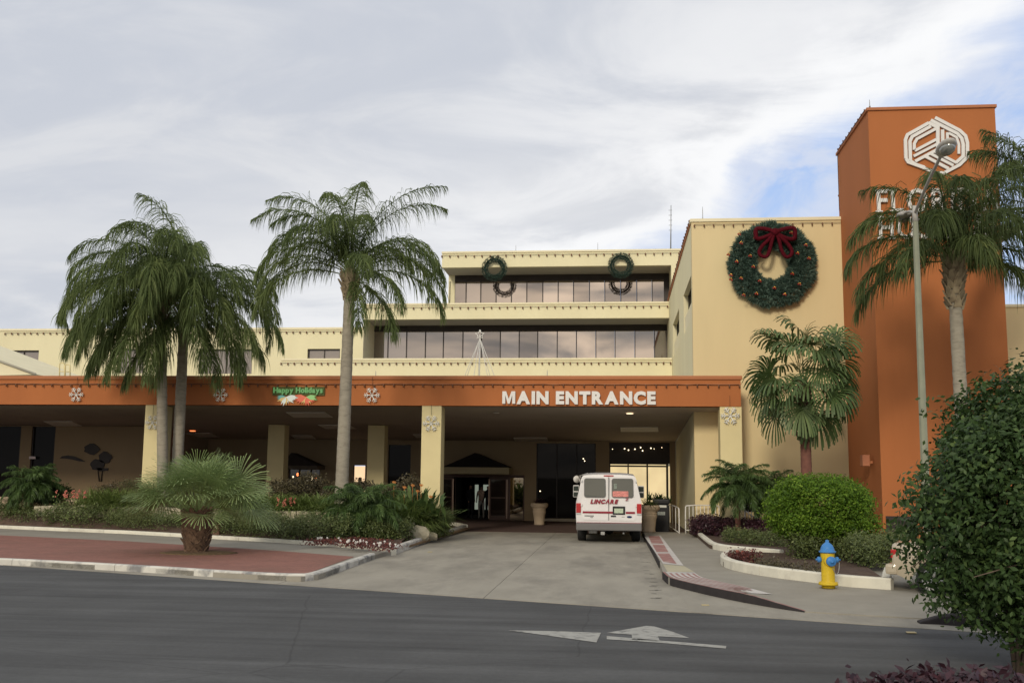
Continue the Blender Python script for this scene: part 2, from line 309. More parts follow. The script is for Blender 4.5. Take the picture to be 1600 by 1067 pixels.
# ------------------------------------------------------------ builders
ORG = {}
def put(o, parent=None):
    C.objects.link(o)
    if parent is not None:
        o.parent = parent; ORG[o] = ORG.get(parent, Vector())
    return o
def tag(o, label=None, cat=None, group=None, kind=None):
    if label: o['label'] = label
    if cat: o['category'] = cat
    if group: o['group'] = group
    if kind: o['kind'] = kind
    return o
def thing(name, label, cat, loc=(0, 0, 0), group=None):
    o = bpy.data.objects.new(name, None); C.objects.link(o); o.location = loc; o.empty_display_size = .2
    ORG[o] = Vector(loc); return tag(o, label, cat, group)
class B:
    def __init__(s): s.v = []; s.f = []; s.sm = []; s.t = []
    def add(s, vs, fs, smooth=False, tint=.5):
        k = len(s.v); s.v += [tuple(v) for v in vs]; s.f += [tuple(i+k for i in f) for f in fs]; s.sm += [smooth]*len(fs); s.t += [tint]*len(vs)
    def box(s, a, b, bev=0.0):
        x0, x1 = sorted((a[0], b[0])); y0, y1 = sorted((a[1], b[1])); z0, z1 = sorted((a[2], b[2]))
        if bev <= 0:
            vs = [(x0, y0, z0), (x1, y0, z0), (x1, y1, z0), (x0, y1, z0), (x0, y0, z1), (x1, y0, z1), (x1, y1, z1), (x0, y1, z1)]
            s.add(vs, [(0, 3, 2, 1), (4, 5, 6, 7), (0, 1, 5, 4), (1, 2, 6, 5), (2, 3, 7, 6), (3, 0, 4, 7)])
        else:
            bm = bmesh.new(); bmesh.ops.create_cube(bm, size=1)
            for v in bm.verts: v.co = Vector(((x0+x1)/2+v.co.x*(x1-x0), (y0+y1)/2+v.co.y*(y1-y0), (z0+z1)/2+v.co.z*(z1-z0)))
            bmesh.ops.bevel(bm, geom=bm.edges[:], offset=min(bev, .45*min(x1-x0, y1-y0, z1-z0)), segments=2, affect='EDGES', profile=.6)
            s.bm(bm)
    def bm(s, bm, smooth=False):
        bm.verts.ensure_lookup_table(); s.add([v.co[:] for v in bm.verts], [[v.index for v in f.verts] for f in bm.faces], smooth); bm.free()
    def xf(s, mat, start=0):
        for i in range(start, len(s.v)): s.v[i] = tuple(mat @ Vector(s.v[i]))
        return s
    def tube(s, pts, r, n=8, caps=True, smooth=True, squash=1.0, tint=.5):
        pts = [Vector(p) for p in pts]; rr = r if isinstance(r, (list, tuple)) else [r]*len(pts)
        vs = []; u = None
        for i, p in enumerate(pts):
            d = (pts[min(i+1, len(pts)-1)]-pts[max(i-1, 0)])
            if d.length < 1e-9: d = Vector((0, 0, 1))
            d.normalize()
            if u is None: u = d.orthogonal().normalized()
            else:
                u = (u-d*u.dot(d))
                u = u.normalized() if u.length > 1e-6 else d.orthogonal().normalized()
            w = d.cross(u)
            for k in range(n):
                a = 2*PI*k/n; vs.append(p+(u*math.cos(a)+w*math.sin(a)*squash)*rr[i])
        fs = [(i*n+k, i*n+(k+1) % n, (i+1)*n+(k+1) % n, (i+1)*n+k) for i in range(len(pts)-1) for k in range(n)]
        if caps: fs += [tuple(range(n))[::-1], tuple(range((len(pts)-1)*n, len(pts)*n))]
        s.add(vs, fs, smooth, tint)
    def lathe(s, prof, c=(0, 0, 0), n=20, axis='Z', smooth=True):
        vs = []
        for r, z in prof:
            for k in range(n):
                a = 2*PI*k/n
                p = (r*math.cos(a), r*math.sin(a), z)
                if axis == 'Y': p = (p[0], p[2], p[1])
                if axis == 'X': p = (p[2], p[0], p[1])
                vs.append((c[0]+p[0], c[1]+p[1], c[2]+p[2]))
        fs = [(i*n+k, i*n+(k+1) % n, (i+1)*n+(k+1) % n, (i+1)*n+k) for i in range(len(prof)-1) for k in range(n)]
        fs += [tuple(range(n))[::-1], tuple(range((len(prof)-1)*n, len(prof)*n))]
        s.add(vs, fs, smooth)
    def ball(s, c, r, n=8, m=6, tint=.5):
        rr = r if isinstance(r, (tuple, list)) else (r, r, r)
        vs = [(c[0]+rr[0]*math.sin(PI*i/m)*math.cos(2*PI*k/n), c[1]+rr[1]*math.sin(PI*i/m)*math.sin(2*PI*k/n), c[2]+rr[2]*math.cos(PI*i/m)) for i in range(m+1) for k in range(n)]
        s.add(vs, [(i*n+k, (i+1)*n+k, (i+1)*n+(k+1) % n, i*n+(k+1) % n) for i in range(m) for k in range(n)], True, tint)
    def prism(s, poly, z0, z1):
        """poly: (x, y) or (x, y, dz) list; vertical sides"""
        n = len(poly); A = sum(poly[i][0]*poly[(i+1) % n][1]-poly[(i+1) % n][0]*poly[i][1] for i in range(n))
        if A < 0: poly = poly[::-1]
        vs = [(p[0], p[1], z0) for p in poly]+[(p[0], p[1], p[2] if len(p) > 2 else z1) for p in poly]
        s.add(vs, [tuple(range(n))[::-1], tuple(range(n, 2*n))]+[(i, (i+1) % n, n+(i+1) % n, n+i) for i in range(n)])
    def build(s, name, mat, parent=None, tint=False):
        me = bpy.data.meshes.new(name); off = ORG.get(parent, Vector()) if parent is not None else Vector()
        o_ = (off.x, off.y, off.z)
        vv = np.array(s.v, dtype=np.float32).reshape(-1, 3)-np.array(o_, dtype=np.float32)
        me.from_pydata(vv.tolist(), [], s.f); me.polygons.foreach_set('use_smooth', s.sm)
        if tint:
            a = me.attributes.new('tint', 'FLOAT', 'POINT'); a.data.foreach_set('value', np.array(s.t, dtype=np.float32))
        for mm_ in (mat if isinstance(mat, (list, tuple)) else [mat]): me.materials.append(mm_)
        me.update(); o = bpy.data.objects.new(name, me); return put(o, parent)
def boxpart(name, a, b, mat, parent=None, bev=0.0):
    s = B(); s.box(a, b, bev); return s.build(name, mat, parent)
def rebase(o, loc=None):
    """put the origin of a one-mesh thing at its base"""
    me = o.data; n = len(me.vertices); a = np.empty(n*3, dtype=np.float32); me.vertices.foreach_get('co', a); a = a.reshape(-1, 3)
    if loc is None: loc = ((a[:, 0].min()+a[:, 0].max())/2, (a[:, 1].min()+a[:, 1].max())/2, a[:, 2].min())
    a -= np.array(loc, dtype=np.float32); me.vertices.foreach_set('co', a.ravel()); o.location = loc; me.update(); ORG[o] = Vector(loc); return o
def kids(o): return [c for c in bpy.data.objects if c.parent == o]
def copy_tree(o, loc=None, rz=None, scale=None, label=None, ch=None):
    c = o.copy(); C.objects.link(c)
    if loc is not None: c.location = loc
    if rz is not None: c.rotation_euler = (0, 0, rz)
    if scale is not None: c.scale = (scale,)*3 if isinstance(scale, (int, float)) else scale
    if label: c['label'] = label
    for k in kids(o):
        d = k.copy(); C.objects.link(d); d.parent = c
        for g in kids(k):
            e = g.copy(); C.objects.link(e); e.parent = d
    return c
def struct(o, name=None): o['kind'] = 'structure'; return o
def flat(name, pts, z, mat, parent=None):
    s = B(); pts = [(p[0], p[1], z) for p in pts]
    n = len(pts); A = sum(pts[i][0]*pts[(i+1) % n][1]-pts[(i+1) % n][0]*pts[i][1] for i in range(n))
    if A < 0: pts = pts[::-1]
    s.add(pts, [tuple(range(n))]); return s.build(name, mat, parent)
def raised(name, pts, z0, z1, mat, parent=None):
    s = B(); s.prism([(p[0], p[1]) for p in pts], z0, z1); return s.build(name, mat, parent)
def wallgrid(x0, x1, z0, z1, Y, th, holes):
    """rectangular wall pieces in the plane Y around rectangular openings (x0,x1,z0,z1)"""
    s = B(); xs = sorted({x0, x1, *[h[0] for h in holes], *[h[1] for h in holes]}); xs = [x for x in xs if x0 <= x <= x1]
    for i in range(len(xs)-1):
        a, b = xs[i], xs[i+1]; mid = (a+b)/2
        hs = sorted([(max(z0, h[2]), min(z1, h[3])) for h in holes if h[0] < mid < h[1]])
        z = z0
        for (h0, h1) in hs:
            if h0 > z: s.box((a, Y, z), (b, Y+th, h0))
            z = h1
        if z < z1: s.box((a, Y, z), (b, Y+th, z1))
    return s
def weld(s):
    return s
def dens(path, step):
    out = [Vector(path[0])]
    for a, b in zip(path[:-1], path[1:]):
        a, b = Vector(a), Vector(b); n = max(1, int(round((b-a).length/step)))
        out += [a+(b-a)*i/n for i in range(1, n+1)]
    return out
def smooth_path(pts, it=2):
    pts = [Vector(p) for p in pts]
    for _ in range(it):
        q = [pts[0]]
        for a, b in zip(pts[:-1], pts[1:]): q += [a*.75+b*.25, a*.25+b*.75]
        q.append(pts[-1]); pts = q
    return pts
def kerb(name, path, w, h, mat, side=1, seg=3.0, z0=-.05, hs=None, smooth=0):
    """kerb along a ground path, body on one side of it, cut into stones"""
    root = bpy.data.objects.new(name, None); C.objects.link(root); root['kind'] = 'structure'; ORG[root] = Vector()
    pts = [Vector((p[0], p[1], 0)) for p in path]
    if smooth: pts = smooth_path(pts, smooth)
    pts = dens(pts, .5)
    nrm = []
    for i in range(len(pts)):
        d = (pts[min(i+1, len(pts)-1)]-pts[max(i-1, 0)]).normalized(); nrm.append(Vector((-d.y, d.x, 0))*side)
    hh = [h]*len(pts) if hs is None else [hs(i/(len(pts)-1)) for i in range(len(pts))]
    n = max(1, int(round(sum((b-a).length for a, b in zip(pts[:-1], pts[1:]))/seg))); k = max(1, (len(pts)-1)//n)
    i = 0
    while i < len(pts)-1:
        j = min(i+k, len(pts)-1)
        if len(pts)-1-j < k/2: j = len(pts)-1
        s = B(); vs = []
        for m in range(i, j+1):
            p = pts[m]; q = nrm[m]; H = hh[m]
            g = 0
            if m == i and i > 0: g = .006
            if m == j and j < len(pts)-1: g = -.006
            d = Vector((q.y, -q.x, 0))*side; p = p+d*g
            c = min(.025, H*.3)
            vs += [p+Vector((0, 0, z0)), p+Vector((0, 0, H-c)), p+q*c+Vector((0, 0, H)), p+q*(w-c)+Vector((0, 0, H)), p+q*w+Vector((0, 0, H-c)), p+q*w+Vector((0, 0, z0))]
        nn = j-i+1; fs = []
        for m in range(nn-1):
            for k2 in range(5):
                f = (m*6+k2, (m+1)*6+k2, (m+1)*6+k2+1, m*6+k2+1); fs.append(f[::-1] if side > 0 else f)
        fs += [tuple(range(6)), tuple(range((nn-1)*6, nn*6))[::-1]]
        s.add(vs, fs); s.build('kerb_stone', mat, root); i = j
    return root
def text_mesh(ch, bold=.0, shear=0.0, depth=.03, res=3):
    cu = bpy.data.curves.new('t', 'FONT'); cu.body = ch; cu.size = 1; cu.offset = bold; cu.shear = shear; cu.extrude = depth; cu.resolution_u = res
    o = bpy.data.objects.new('t', cu); C.objects.link(o); bpy.context.view_layer.update()
    me = bpy.data.meshes.new_from_object(o.evaluated_get(bpy.context.evaluated_depsgraph_get()))
    bpy.data.objects.remove(o); v = [tuple(x.co) for x in me.vertices]; f = [tuple(p.vertices) for p in me.polygons]
    bpy.data.meshes.remove(me); return v, f
def lettering(word, x0, x1, z0, z1, y, mat, parent, bold=.02, shear=0.0, depth=.03, track=.09, partname='letter', M4=None, space=.32, flipA=False):
    """stand the word up in the plane y, fitted to the rectangle; every letter a part"""
    cx = 0; L_ = []
    for ch in word:
        if ch == ' ': cx += space; continue
        src = 'V' if (flipA and ch == 'A') else ch
        if src == 'M':
            t_ = .185; X_ = .80; H_ = .73; pol = [(0, 0), (t_, 0), (t_, H_*.68), (X_/2-.06, 0), (X_/2+.06, 0), (X_-t_, H_*.68), (X_-t_, 0), (X_, 0), (X_, H_), (X_-t_*1.25, H_), (X_/2, H_*.36), (t_*1.25, H_), (0, H_)]
            pol = [(x, y-bold*.5) if y == 0 else (x, y) for x, y in pol]; n_ = len(pol); v = [(x, y, depth) for x, y in pol]+[(x, y, -depth) for x, y in pol]
            f = [(0, 1, 2, 11, 12), (2, 3, 4, 10, 11), (4, 5, 9, 10), (5, 6, 7, 8, 9)]; f = f+[tuple(i+n_ for i in q[::-1]) for q in f]+[(i, n_+i, n_+(i+1) % n_, (i+1) % n_) for i in range(n_)]
        else: v, f = text_mesh(src, bold, 0, depth)
        a = np.array(v)
        if flipA and ch == 'A': a[:, 1] = a[:, 1].max()-a[:, 1]+0; a[:, 0] = -a[:, 0]; f = [q for q in f]; a[:, 1] += 0; f = [q for q in f]
        a[:, 0] -= a[:, 0].min(); a[:, 0] += cx; cx = a[:, 0].max()+track; L_.append((a, f, ch))
    W_ = cx-track; hi = max(a[:, 1].max() for a, f, c in L_); lo = min(0, min(a[:, 1].min() for a, f, c in L_ if True))
    caps = max(a[:, 1].max() for a, f, c in L_)
    for a, f, ch in L_:
        b = np.zeros_like(a); zz = (a[:, 1]-lo)/(caps-lo)
        b[:, 0] = x0+a[:, 0]/W_*(x1-x0)+shear*(zz*(z1-z0)); b[:, 2] = z0+zz*(z1-z0); b[:, 1] = y-a[:, 2]
        s = B(); s.add([tuple(q) for q in b], f)
        if M4 is not None: s.xf(M4)
        s.build(partname, mat, parent)

# ---------- foliage (numpy)
class Leaves:
    def __init__(s): s.v = []; s.f = []; s.t = []; s.n = 0
    def strips(s, P, Wd, T):
        """P (n,k,3) centre lines, Wd (n,k,3) half width vectors, T (n,)"""
        n, k, _ = P.shape; vs = np.stack([P-Wd, P+Wd], axis=2).reshape(-1, 3)
        base = s.n+np.arange(n)[:, None]*(2*k); i = np.arange(k-1)[None, :]*2; a = base+i
        s.f.append(np.stack([a, a+1, a+3, a+2], axis=-1).reshape(-1, 4)); s.v.append(vs); s.t.append(np.repeat(T, 2*k)); s.n += n*2*k
    def build(s, name, mat, parent=None):
        v = np.concatenate(s.v).astype(np.float32); f = np.concatenate(s.f).astype(np.int32); t = np.clip(np.concatenate(s.t), 0, 1).astype(np.float32)
        off = ORG.get(parent, Vector()) if parent is not None else Vector(); v -= np.array(tuple(off), dtype=np.float32)
        me = bpy.data.meshes.new(name); me.vertices.add(len(v)); me.vertices.foreach_set('co', v.ravel())
        me.loops.add(len(f)*4); me.loops.foreach_set('vertex_index', f.ravel()); me.polygons.add(len(f))
        me.polygons.foreach_set('loop_start', np.arange(len(f))*4); me.polygons.foreach_set('loop_total', np.full(len(f), 4))
        me.update(calc_edges=True); a = me.attributes.new('tint', 'FLOAT', 'POINT'); a.data.foreach_set('value', t); me.materials.append(mat)
        o = bpy.data.objects.new(name, me); return put(o, parent)
def unit(a): return a/np.maximum(np.linalg.norm(a, axis=-1, keepdims=True), 1e-9)
def leaf_cloud(LV, cen, nrm, size, tint, spread=.5, asp=.45, rng=RNG):
    """leaf-shaped 3-point strips at cen, roughly facing nrm"""
    n = len(cen); nn = unit(nrm+rng.normal(0, spread, (n, 3))); d = unit(np.cross(nn, unit(rng.normal(0, 1, (n, 3)))))
    w = np.cross(nn, d); sz = (size*rng.uniform(.65, 1.3, n))[:, None]
    P = np.stack([cen-d*sz*.5, cen+nn*sz*.06, cen+d*sz*.5], axis=1)
    Wd = np.stack([w*sz*.06, w*sz*asp*.5*1.0, w*sz*.04], axis=1)
    LV.strips(P, Wd, tint)
def bush(name, label, cat, c, rad, mat, nclump, per, size, loc=None, lump=.14, clr=.16, fill=.35, parent=None, stems=0, tilt=.4, seed=1, zcut=None, shape=1.0, group=None, top_light=.25, barkmat=None, shoots=0):
    rng = np.random.default_rng(seed); c = np.array(c); rad = np.array(rad)
    d = unit(rng.normal(0, 1, (nclump, 3)))
    ph = rng.uniform(0, 6.28, (5, 3)); fr = rng.uniform(1.5, 3.8, (5, 3))
    def lumpf(d): return 1+lump*sum(np.sin(d@fr[i]+ph[i, 0]) for i in range(5))/2.2
    dd = np.sign(d)*np.abs(d)**shape
    rr = lumpf(d)*(1-fill*rng.random(nclump)**1.5)
    if shoots: k_ = rng.integers(0, nclump, shoots); rr[k_] = lumpf(d)[k_]*rng.uniform(1.02, 1.12, shoots)
    cc = c+dd*rad*rr[:, None]
    if zcut is not None: k = cc[:, 2] > zcut; cc = cc[k]; d = d[k]; rr = rr[k]
    nC = len(cc); ct = rng.normal(0, .14, nC)
    cen = np.repeat(cc, per, axis=0)+np.clip(rng.normal(0, 1, (nC*per, 3)), -1.7, 1.7)*clr*np.array([1, 1, .8])
    nr = np.repeat(d, per, axis=0)*.6+np.array([0, 0, tilt])
    t = .42+np.repeat(ct, per)+rng.normal(0, .13, nC*per)
    LV = Leaves(); leaf_cloud(LV, cen, nr, size, t, .55, .55, rng)
    loc = loc if loc is not None else (float(c[0]), float(c[1]), 0.0)
    root = thing(name, label, cat, loc, group)
    LV.build('foliage', mat, root)
    if stems:
        s = B(); b0 = Vector(loc)
        for i in range(stems):
            a = 2*PI*i/stems+rng.uniform(-.4, .4); e = Vector((c[0]+math.cos(a)*rad[0]*.55, c[1]+math.sin(a)*rad[1]*.55, c[2]+rad[2]*rng.uniform(-.2, .35)))
            m = b0.lerp(e, .45)+Vector((rng.uniform(-.08, .08), rng.uniform(-.08, .08), .05)); r = max(.012, min(.03, .035*rad[0]))
            s.tube([b0+Vector((math.cos(a)*.05, math.sin(a)*.05, 0)), m, e], [r, r*.7, r*.3], 6)
            for q in range(3):
                e2 = m.lerp(e, .5)+Vector(tuple(rng.normal(0, .3, 3)*rad)); s.tube([m.lerp(e, .2*q+.1), e2], [r*.45, r*.15], 5)
        s.build('trunk', barkmat or m_bark, root)
    return root
def tuft(LV, c, n, length, rng, tint=.5, width=.008, spread=1.0, droop=1.0):
    az = rng.uniform(0, 2*PI, n); e = rng.uniform(.55, 1.52, n); l = length*rng.uniform(.6, 1.15, n)
    P = np.zeros((n, 4, 3)); base = np.array(c)+np.stack([rng.normal(0, .04, n)*spread, rng.normal(0, .04, n)*spread, np.zeros(n)], -1)
    for k in range(4):
        s = k/3; el = e-droop*s*(1.0); P[:, k] = base if k == 0 else P[:, k-1]+np.stack([np.cos(az)*np.cos(el), np.sin(az)*np.cos(el), np.sin(el)], -1)*(l/3)[:, None]
    sd_ = np.stack([-np.sin(az), np.cos(az), np.zeros(n)], -1); wk = np.array([.8, 1, .7, .05])*width
    LV.strips(P, sd_[:, None, :]*wk[None, :, None], tint+rng.normal(0, .16, n))

# ---------- palms
def frond_mesh(root, name, mat, base, az, el, length, droop, leaf_len, nleaf, width, rng, hang=1.0, tint=.45, vangle=.5, stiff=0.0, petmat=None, plum=.45, bare=.12, sag_pow=1.3):
    K = 26; P = [np.array(base, float)]; dirs = []
    twist = rng.normal(0, .10)
    for i in range(K):
        s = i/(K-1); e = el-droop*s**sag_pow; a = az+twist*s
        d = np.array([math.cos(a)*math.cos(e), math.sin(a)*math.cos(e), math.sin(e)]); dirs.append(d)
        if i < K-1: P.append(P[-1]+d*length/(K-1))
    P = np.array(P); dirs = np.array(dirs)
    LV = Leaves()
    # rachis as thin crossed strips
    side = np.array([-math.sin(az), math.cos(az), 0]); wd = np.linspace(.022, .004, K)[:, None]*side[None]*max(1, length/2.2)
    upv = np.cross(dirs, side); LV.strips(P[None], wd[None], np.array([tint+.2])); LV.strips(P[None], (upv*np.linspace(.02, .003, K)[:, None])[None], np.array([tint+.2]))
    for sg in (-1, 1):
        s = np.linspace(bare, 1, nleaf)+rng.normal(0, .3/nleaf, nleaf); s = np.clip(s, 0, .999); f = s*(K-1); i = f.astype(int); fr = (f-i)[:, None]
        i2 = np.minimum(i+1, K-1)
        b = P[i]*(1-fr)+P[i2]*fr; d = unit(dirs[i]); u = unit(np.cross(side[None].repeat(nleaf, 0), d)*-1); u = np.where(u[:, 2:3] < 0, -u, u)
        prof = np.sin(np.clip((s-bare)/(1-bare)*.90+.10, 0, 1)*PI)**.45; ln = leaf_len*prof*rng.uniform(.60, 1.15, nleaf)
        va = vangle+rng.normal(0, plum, nleaf)
        out = sg*side[None]*np.cos(va)[:, None]+u*np.sin(va)[:, None]
        dr = unit(out*.95+d*(.45+.7*s[:, None]**3)+rng.normal(0, .16, (nleaf, 3))); g = np.array([0, 0, -1.0])
        Q = np.zeros((nleaf, 5, 3)); Q[:, 0] = b; cur = dr
        for k in range(1, 5):
            cur = unit(cur+g*hang*(.30+.25*k)*rng.uniform(.8, 1.2, (nleaf, 1))); Q[:, k] = Q[:, k-1]+cur*(ln/4)[:, None]
        wv = unit(np.cross(Q[:, 2]-Q[:, 0], unit(rng.normal(0, 1, (nleaf, 3))+d*1.5))); wk = np.array([.6, 1, .9, .6, .08])*width*.5
        LV.strips(Q, wv[:, None, :]*wk[None, :, None], tint+rng.normal(0, .15, nleaf)-(.12 if sg < 0 else 0))
    return LV.build(name, mat, root)
def fan_mesh(root, name, mat, base, az, el, plen, blade, rng, nseg=34, droop=.6, arc=2.3, tint=.5, petd=.5, wmul=1.0, face=0.0, petr=.014, roll=0.0):
    K = 8; P = [Vector(base)]
    for i in range(K-1):
        e = el-petd*(i/(K-1)); P.append(P[-1]+Vector((math.cos(az)*math.cos(e), math.sin(az)*math.cos(e), math.sin(e)))*plen/(K-1))
    h = np.array(P[-1]); e = el-petd; d = np.array([math.cos(az)*math.cos(e), math.sin(az)*math.cos(e), math.sin(e)])
    side = np.array([-math.sin(az), math.cos(az), 0]); up = np.cross(d, side); up = -up if up[2] < 0 else up
    # lean the blade so that it faces outward and up
    ca, sa = math.cos(face), math.sin(face); d, up = d*ca-up*sa, up*ca+d*sa; cr, sr = math.cos(roll), math.sin(roll); side, up = side*cr+up*sr, up*cr-side*sr
    LV = Leaves(); pp = np.array([tuple(p) for p in P]); LV.strips(pp[None], (side*petr)[None, None].repeat(K, 1), np.array([.75])); LV.strips(pp[None], (up*petr*.7)[None, None].repeat(K, 1), np.array([.7]))
    th = np.linspace(-arc, arc, nseg)+rng.normal(0, .02, nseg); ln = blade*(1-.16*(np.abs(th)/arc)**2)*rng.uniform(.92, 1.06, nseg)
    rd = d[None]*np.cos(th)[:, None]+side[None]*np.sin(th)[:, None]; rd = unit(rd+up[None]*(.18*(np.arange(nseg) % 2)-.09)[:, None]*.6+up[None]*.10*np.abs(np.sin(th))[:, None])
    Q = np.zeros((nseg, 6, 3)); Q[:, 0] = h; cur = rd; g = np.array([0, 0, -1.0])
    for k in range(1, 6):
        cur = unit(cur+g*droop*(0 if k < 3 else (k-2)*.35)*rng.uniform(.7, 1.3, (nseg, 1))); Q[:, k] = Q[:, k-1]+cur*(ln/5)[:, None]
    sw = unit(np.cross(rd, up[None])); dth = 2*arc/nseg
    wk = np.array([.02, .2*dth*.62, .4*dth*.60, .5*dth*.55, .30*dth, .03])*blade*wmul
    LV.strips(Q, sw[:, None, :]*wk[None, :, None], tint+rng.normal(0, .12, nseg))
    return LV.build(name, mat, root)
def palm_trunk(root, p0, p1, r0, r1, mat, rings=26, bulge=None, name='trunk', seed=0, bend=0.0):
    rng = random.Random(seed); s = B(); p0, p1 = Vector(p0), Vector(p1); pts = []; rr = []
    for i in range(rings*2+1):
        t = i/(rings*2); p = p0.lerp(p1, t)+Vector((math.sin(t*PI)*bend, 0, 0)); pts.append(p); r = r0+(r1-r0)*t
        if i % 2: r *= 1.035
        r *= 1+rng.uniform(-.02, .02); rr.append(r)
    s.tube(pts, rr, 14); return s.build(name, mat, root)
def boots(root, c, z0, z1, r, n, mat, seed=0, name='leaf_base', length=.35, spread=.35):
    """old leaf bases wrapped round the top of the trunk; one joined part, too small to pick apart"""
    rng = random.Random(seed); s = B(); c = Vector(c)
    for i in range(n):
        t = i/n; a = i*2.4; z = z0+(z1-z0)*t; rr = r*(1+.2*t); d = Vector((math.cos(a), math.sin(a), 0)); b = c+d*rr*.75+Vector((0, 0, z)); side = Vector((-d.y, d.x, 0))
        e = b+d*length*spread*rng.uniform(.6, 1.2)+Vector((0, 0, length*rng.uniform(.7, 1.1))); w0, w1 = .10*r/.17, .035
        th = d*.03; vs = [b-side*w0-th, b+side*w0-th, b+side*w0+th, b-side*w0+th, e-side*w1-th*.6, e+side*w1-th*.6, e+side*w1+th*.6, e-side*w1+th*.6]
        s.add(vs, [(0, 3, 2, 1), (4, 5, 6, 7), (0, 1, 5, 4), (1, 2, 6, 5), (2, 3, 7, 6), (3, 0, 4, 7)])
    return s.build(name, mat, root)
def queen_palm(label, base, top, r0, r1, fronds, mat, seed, scale=1.0, boot=18, tw=m_trunk_q, group='tall feather palms', nleaf=100, leaf_len=.62, wid=.024, low=0):
    rng = np.random.default_rng(seed); root = thing('queen_palm', label, 'palm tree', base, group)
    palm_trunk(root, base, top, r0, r1, tw, seed=seed)
    tp = Vector(top); s = B(); s.tube([tp-Vector((0, 0, .3)), tp, tp+Vector((0, 0, .45)), tp+Vector((0, 0, .9))], [r1*1.0, r1*1.3, r1*1.05, r1*.35], 12); s.build('crown_shaft', m_boot, root)
    if boot: tag(boots(root, (tp.x, tp.y, 0), tp.z-.45, tp.z+.35, r1*1.25, boot, m_boot, seed, spread=.5), kind='stuff')
    if low: tag(boots(root, (tp.x, tp.y, 0), tp.z-low, tp.z-.2, r1*1.2, int(low*30), m_boot, seed+3, length=.30, spread=.40), kind='stuff')
    for (az, el, ln, dr) in fronds:
        z = tp+Vector((math.cos(R(az))*.10, math.sin(R(az))*.10, .25+.5*max(0, el)/90))
        frond_mesh(root, 'frond', mat, z, R(az), R(el), ln*scale*.86, R(dr*.97), leaf_len*1.12*scale, int(nleaf*1.05), wid*.90, rng, hang=.95, tint=.45+rng.normal(0, .08))
    return root

# ============================================================ GROUND
struct(flat('ground', [(-1500, -1500), (1500, -1500), (1500, 1500), (-1500, 1500)], -.03, M('far_ground', (.12, .115, .09), .95, .2, .05)))
rl, rr_ = G(500, 917), G(1600, 993)              # edge between asphalt and concrete
rd = (rr_-rl).normalized(); rn = Vector((rd.y, -rd.x, 0))
a0 = rl-rd*60; b0 = rl+rd*60
struct(flat('road', [a0, b0, b0+rn*45, a0+rn*45], 0.0, m_asphalt))
# concrete drive, slab by slab, joints open
def clip(poly, p, n):
    out = []
    for i in range(len(poly)):
        a, b = Vector(poly[i]), Vector(poly[(i+1) % len(poly)]); da, db = (a-p).dot(n), (b-p).dot(n)
        if da >= 0: out.append(a)
        if da*db < 0: out.append(a+(b-a)*(da/(da-db)))
    return out
drive = bpy.data.objects.new('driveway', None); C.objects.link(drive); drive['kind'] = 'structure'
sub = flat('joint_bed', [a0, b0, b0-rn*30, a0-rn*30], -.012, M('joint_dirt', (.05, .045, .04), 1)); sub.parent = drive
jx = (G(859, 833).x+G(785, 925).x)/2; jxr = (G(1059, 917).x+G(1082, 959).x)/2
cols = [jx-16, jx-12, jx-8, jx-4.0, jx, jx+3.6, jxr, jxr+4, jxr+8, jxr+12, jxr+16]
rows = [8, 12.5, 16.6, 20.6, 24.8, 29.0, 33.2, 37.4]
for i in range(len(cols)-1):
    for j in range(len(rows)-1):
        q = .006; po = clip([(cols[i]+q, rows[j]+q, 0), (cols[i+1]-q, rows[j]+q, 0), (cols[i+1]-q, rows[j+1]-q, 0), (cols[i]+q, rows[j+1]-q, 0)], rl+Vector((0, 0, 0))-rn*.01, -rn)
        if len(po) > 2: raised('concrete_slab', po, -.06, .006+.0012*((i*7+j*3) % 3), m_conc, drive)
YP = 37.4
struct(raised('entrance_floor', [(-60, YP), (2.55, YP), (2.55, 60), (-60, 60)], -.06, .012, m_matred))

# left brick pavement, its kerb, the planter and its kerb
KO = [G(-260, 872), G(0, 882), G(200, 893), G(380, 905), G(470, 909), G(497, 906), G(540, 890), G(586, 873)]
KP = [G(-260, 822), G(0, 830), G(200, 839), G(430, 853), G(560, 863), G(611, 868), G(660, 850), G(729, 828)]
KPt = [G(731, 827), G(715, 823.5), G(690, 822)]
kerb('kerb', KO, .16, .14, m_kerbworn, side=1, seg=3.0, smooth=1)
kerb('kerb', [p for p in KP[:6]], .17, .20, m_kerbw, side=1, seg=3.2)
kerb('kerb', [KP[5]+Vector((.02, .03, 0)), KP[6], KP[7]], .17, .19, m_kerbworn, side=1, seg=3.2)
kerb('kerb', KPt, .17, .19, m_kerbw, side=1, seg=2)
back = [Vector((p.x, p.y, 0)) for p in KP[:6]]
struct(raised('sidewalk', KO+[G(600, 869)]+back[::-1], -.05, .10, m_walk))
br = [G(-260, 862, .104), G(0, 873, .104), G(200, 884, .104), G(380, 896, .104), G(470, 899, .104), G(553, 869.5, .104), G(430, 860, .104), G(200, 845.5, .104), G(0, 836, .104), G(-260, 827, .104)]
struct(raised('brick_pavement', br, .06, .108, m_brick))
def inset(path, d): return [Vector((p.x, p.y+d, 0)) for p in path]
bedp = [Vector((p.x, p.y+.1, 0)) for p in KP[:5]]+[KP[5]+Vector((-.1, .12, 0)), KP[6]+Vector((-.14, .05, 0)), KP[7]+Vector((-.15, -.05, 0)), KPt[2]+Vector((0, .1, 0)), Vector((KPt[2].x-.5, 37.3, 0)), Vector((-60, 37.3, 0)), Vector((-60, KP[0].y, 0))]
struct(raised('planting_bed', bedp, -.05, .10, m_soil))
# bare sandy patch near the tip
struct(raised('bare_soil', [G(640, 852, .1), G(735, 824, .1), G(700, 823, .1), G(640, 834, .1), G(600, 845, .1)], .05, .108, m_sand))
